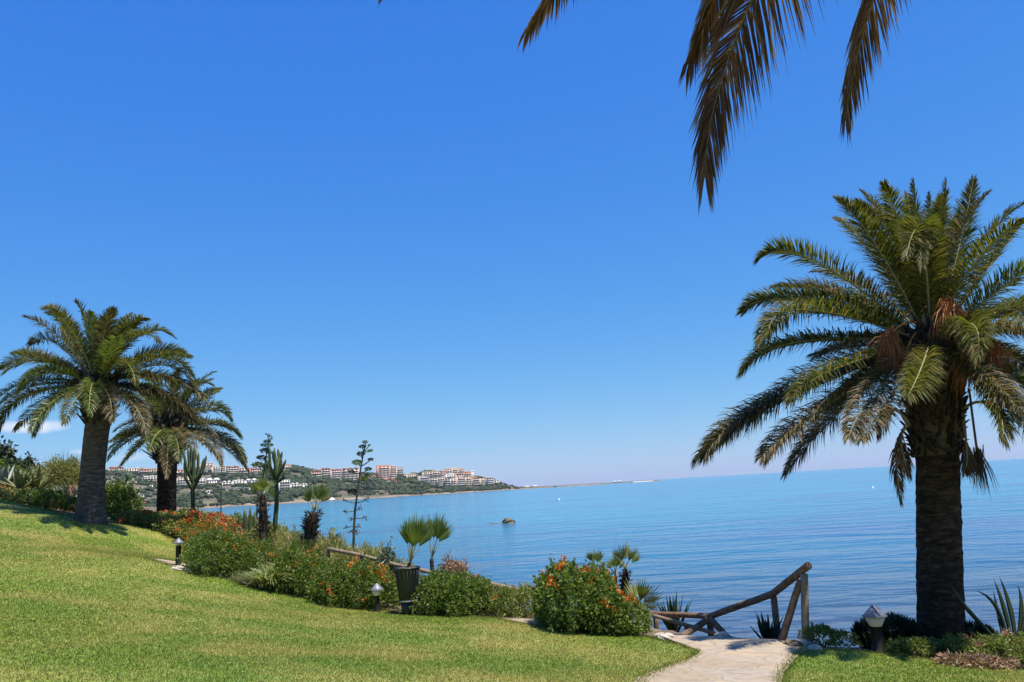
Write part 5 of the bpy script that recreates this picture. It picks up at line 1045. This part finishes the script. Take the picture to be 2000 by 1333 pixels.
seg('sand_spit', 'pale sand spit along the breakwater', 'beach', xy(1085, 2760), xy(1168, 2900), 14, 2.6, 'beach', .15)
seg('sand_spit', 'pale rubble strip near the outer end of the breakwater', 'beach', xy(1235, 3150), xy(1275, 3290), 10, 2.8, 'pstone', .3)
# low marina shore houses and moored boats
for i, (px, D_, lb) in enumerate([(1030,2720,'white harbour shed left of the masts'),(1046,2740,'low white harbour shed among the masts'),(1202,3080,'white boat-like hut in the middle of the outer breakwater'),(1212,3090,'second white hut just right of the first on the outer breakwater')]):
    x, y = xy(px, D_); root = thing('harbour_hut', lb, 'hut', (x, y, 3.4)); m_ = MB(); m_.box((x, y, 2.2), 14, 8, 5.2); m_.build('wall', 'w_white', root); m_ = MB(); m_.add([(x-8, y-5, 7.4), (x+8, y-5, 7.4), (x+8, y+5, 7.4), (x-8, y+5, 7.4), (x-5, y, 9), (x+5, y, 9)], [(0,1,5,4),(1,2,5),(2,3,4,5),(3,0,4)]); m_.build('roof', 'w_white', root)
for i, px in enumerate((1012, 1020, 1028, 1036, 1043, 1052, 1060)):
    x, y = xy(px, 2790+i*12); root = thing('moored_yacht', ('leftmost', 'second', 'third', 'fourth', 'fifth', 'sixth', 'last')[i]+' yacht mast from the left behind the breakwater', 'boat', (x, y, 0), 'yachts moored in the harbour')
    m_ = MB(); m_.add([(x-7, y, 2.6), (x+7, y, 2.9), (x+5, y-2, 2.6), (x-6, y-2, 2.4), (x-5, y, -.4), (x+5, y, -.4)], [(0, 3, 4), (3, 2, 5, 4), (2, 1, 5), (0, 1, 2, 3), (0, 4, 5, 1)]); m_.build('hull', 'white', root)
    m_ = MB(); m_.tube([(x, y, 2), (x, y, 16+3*math.sin(i*2))], .18, 5); m_.build('mast', 'white', root)

# ---------------------------------------------------------------- haze
mt = bpy.data.materials.new('haze_air'); mt.use_nodes = True; t = mt.node_tree; t.nodes.clear(); o_ = t.nodes.new('ShaderNodeOutputMaterial')
pv = t.nodes.new('ShaderNodeVolumePrincipled'); pv.inputs['Color'].default_value = (.80, .86, 1.0, 1); pv.inputs['Density'].default_value = 2.6e-5; pv.inputs['Anisotropy'].default_value = .2
t.links.new(pv.outputs[0], o_.inputs['Volume']); M['haze'] = mt
mb = MB(); mb.box((0, 11000, -6), 54000, 30500, 190); tag(mb.build('haze', 'haze'), 'thin pale sea haze over the bay', 'haze', kind='stuff')
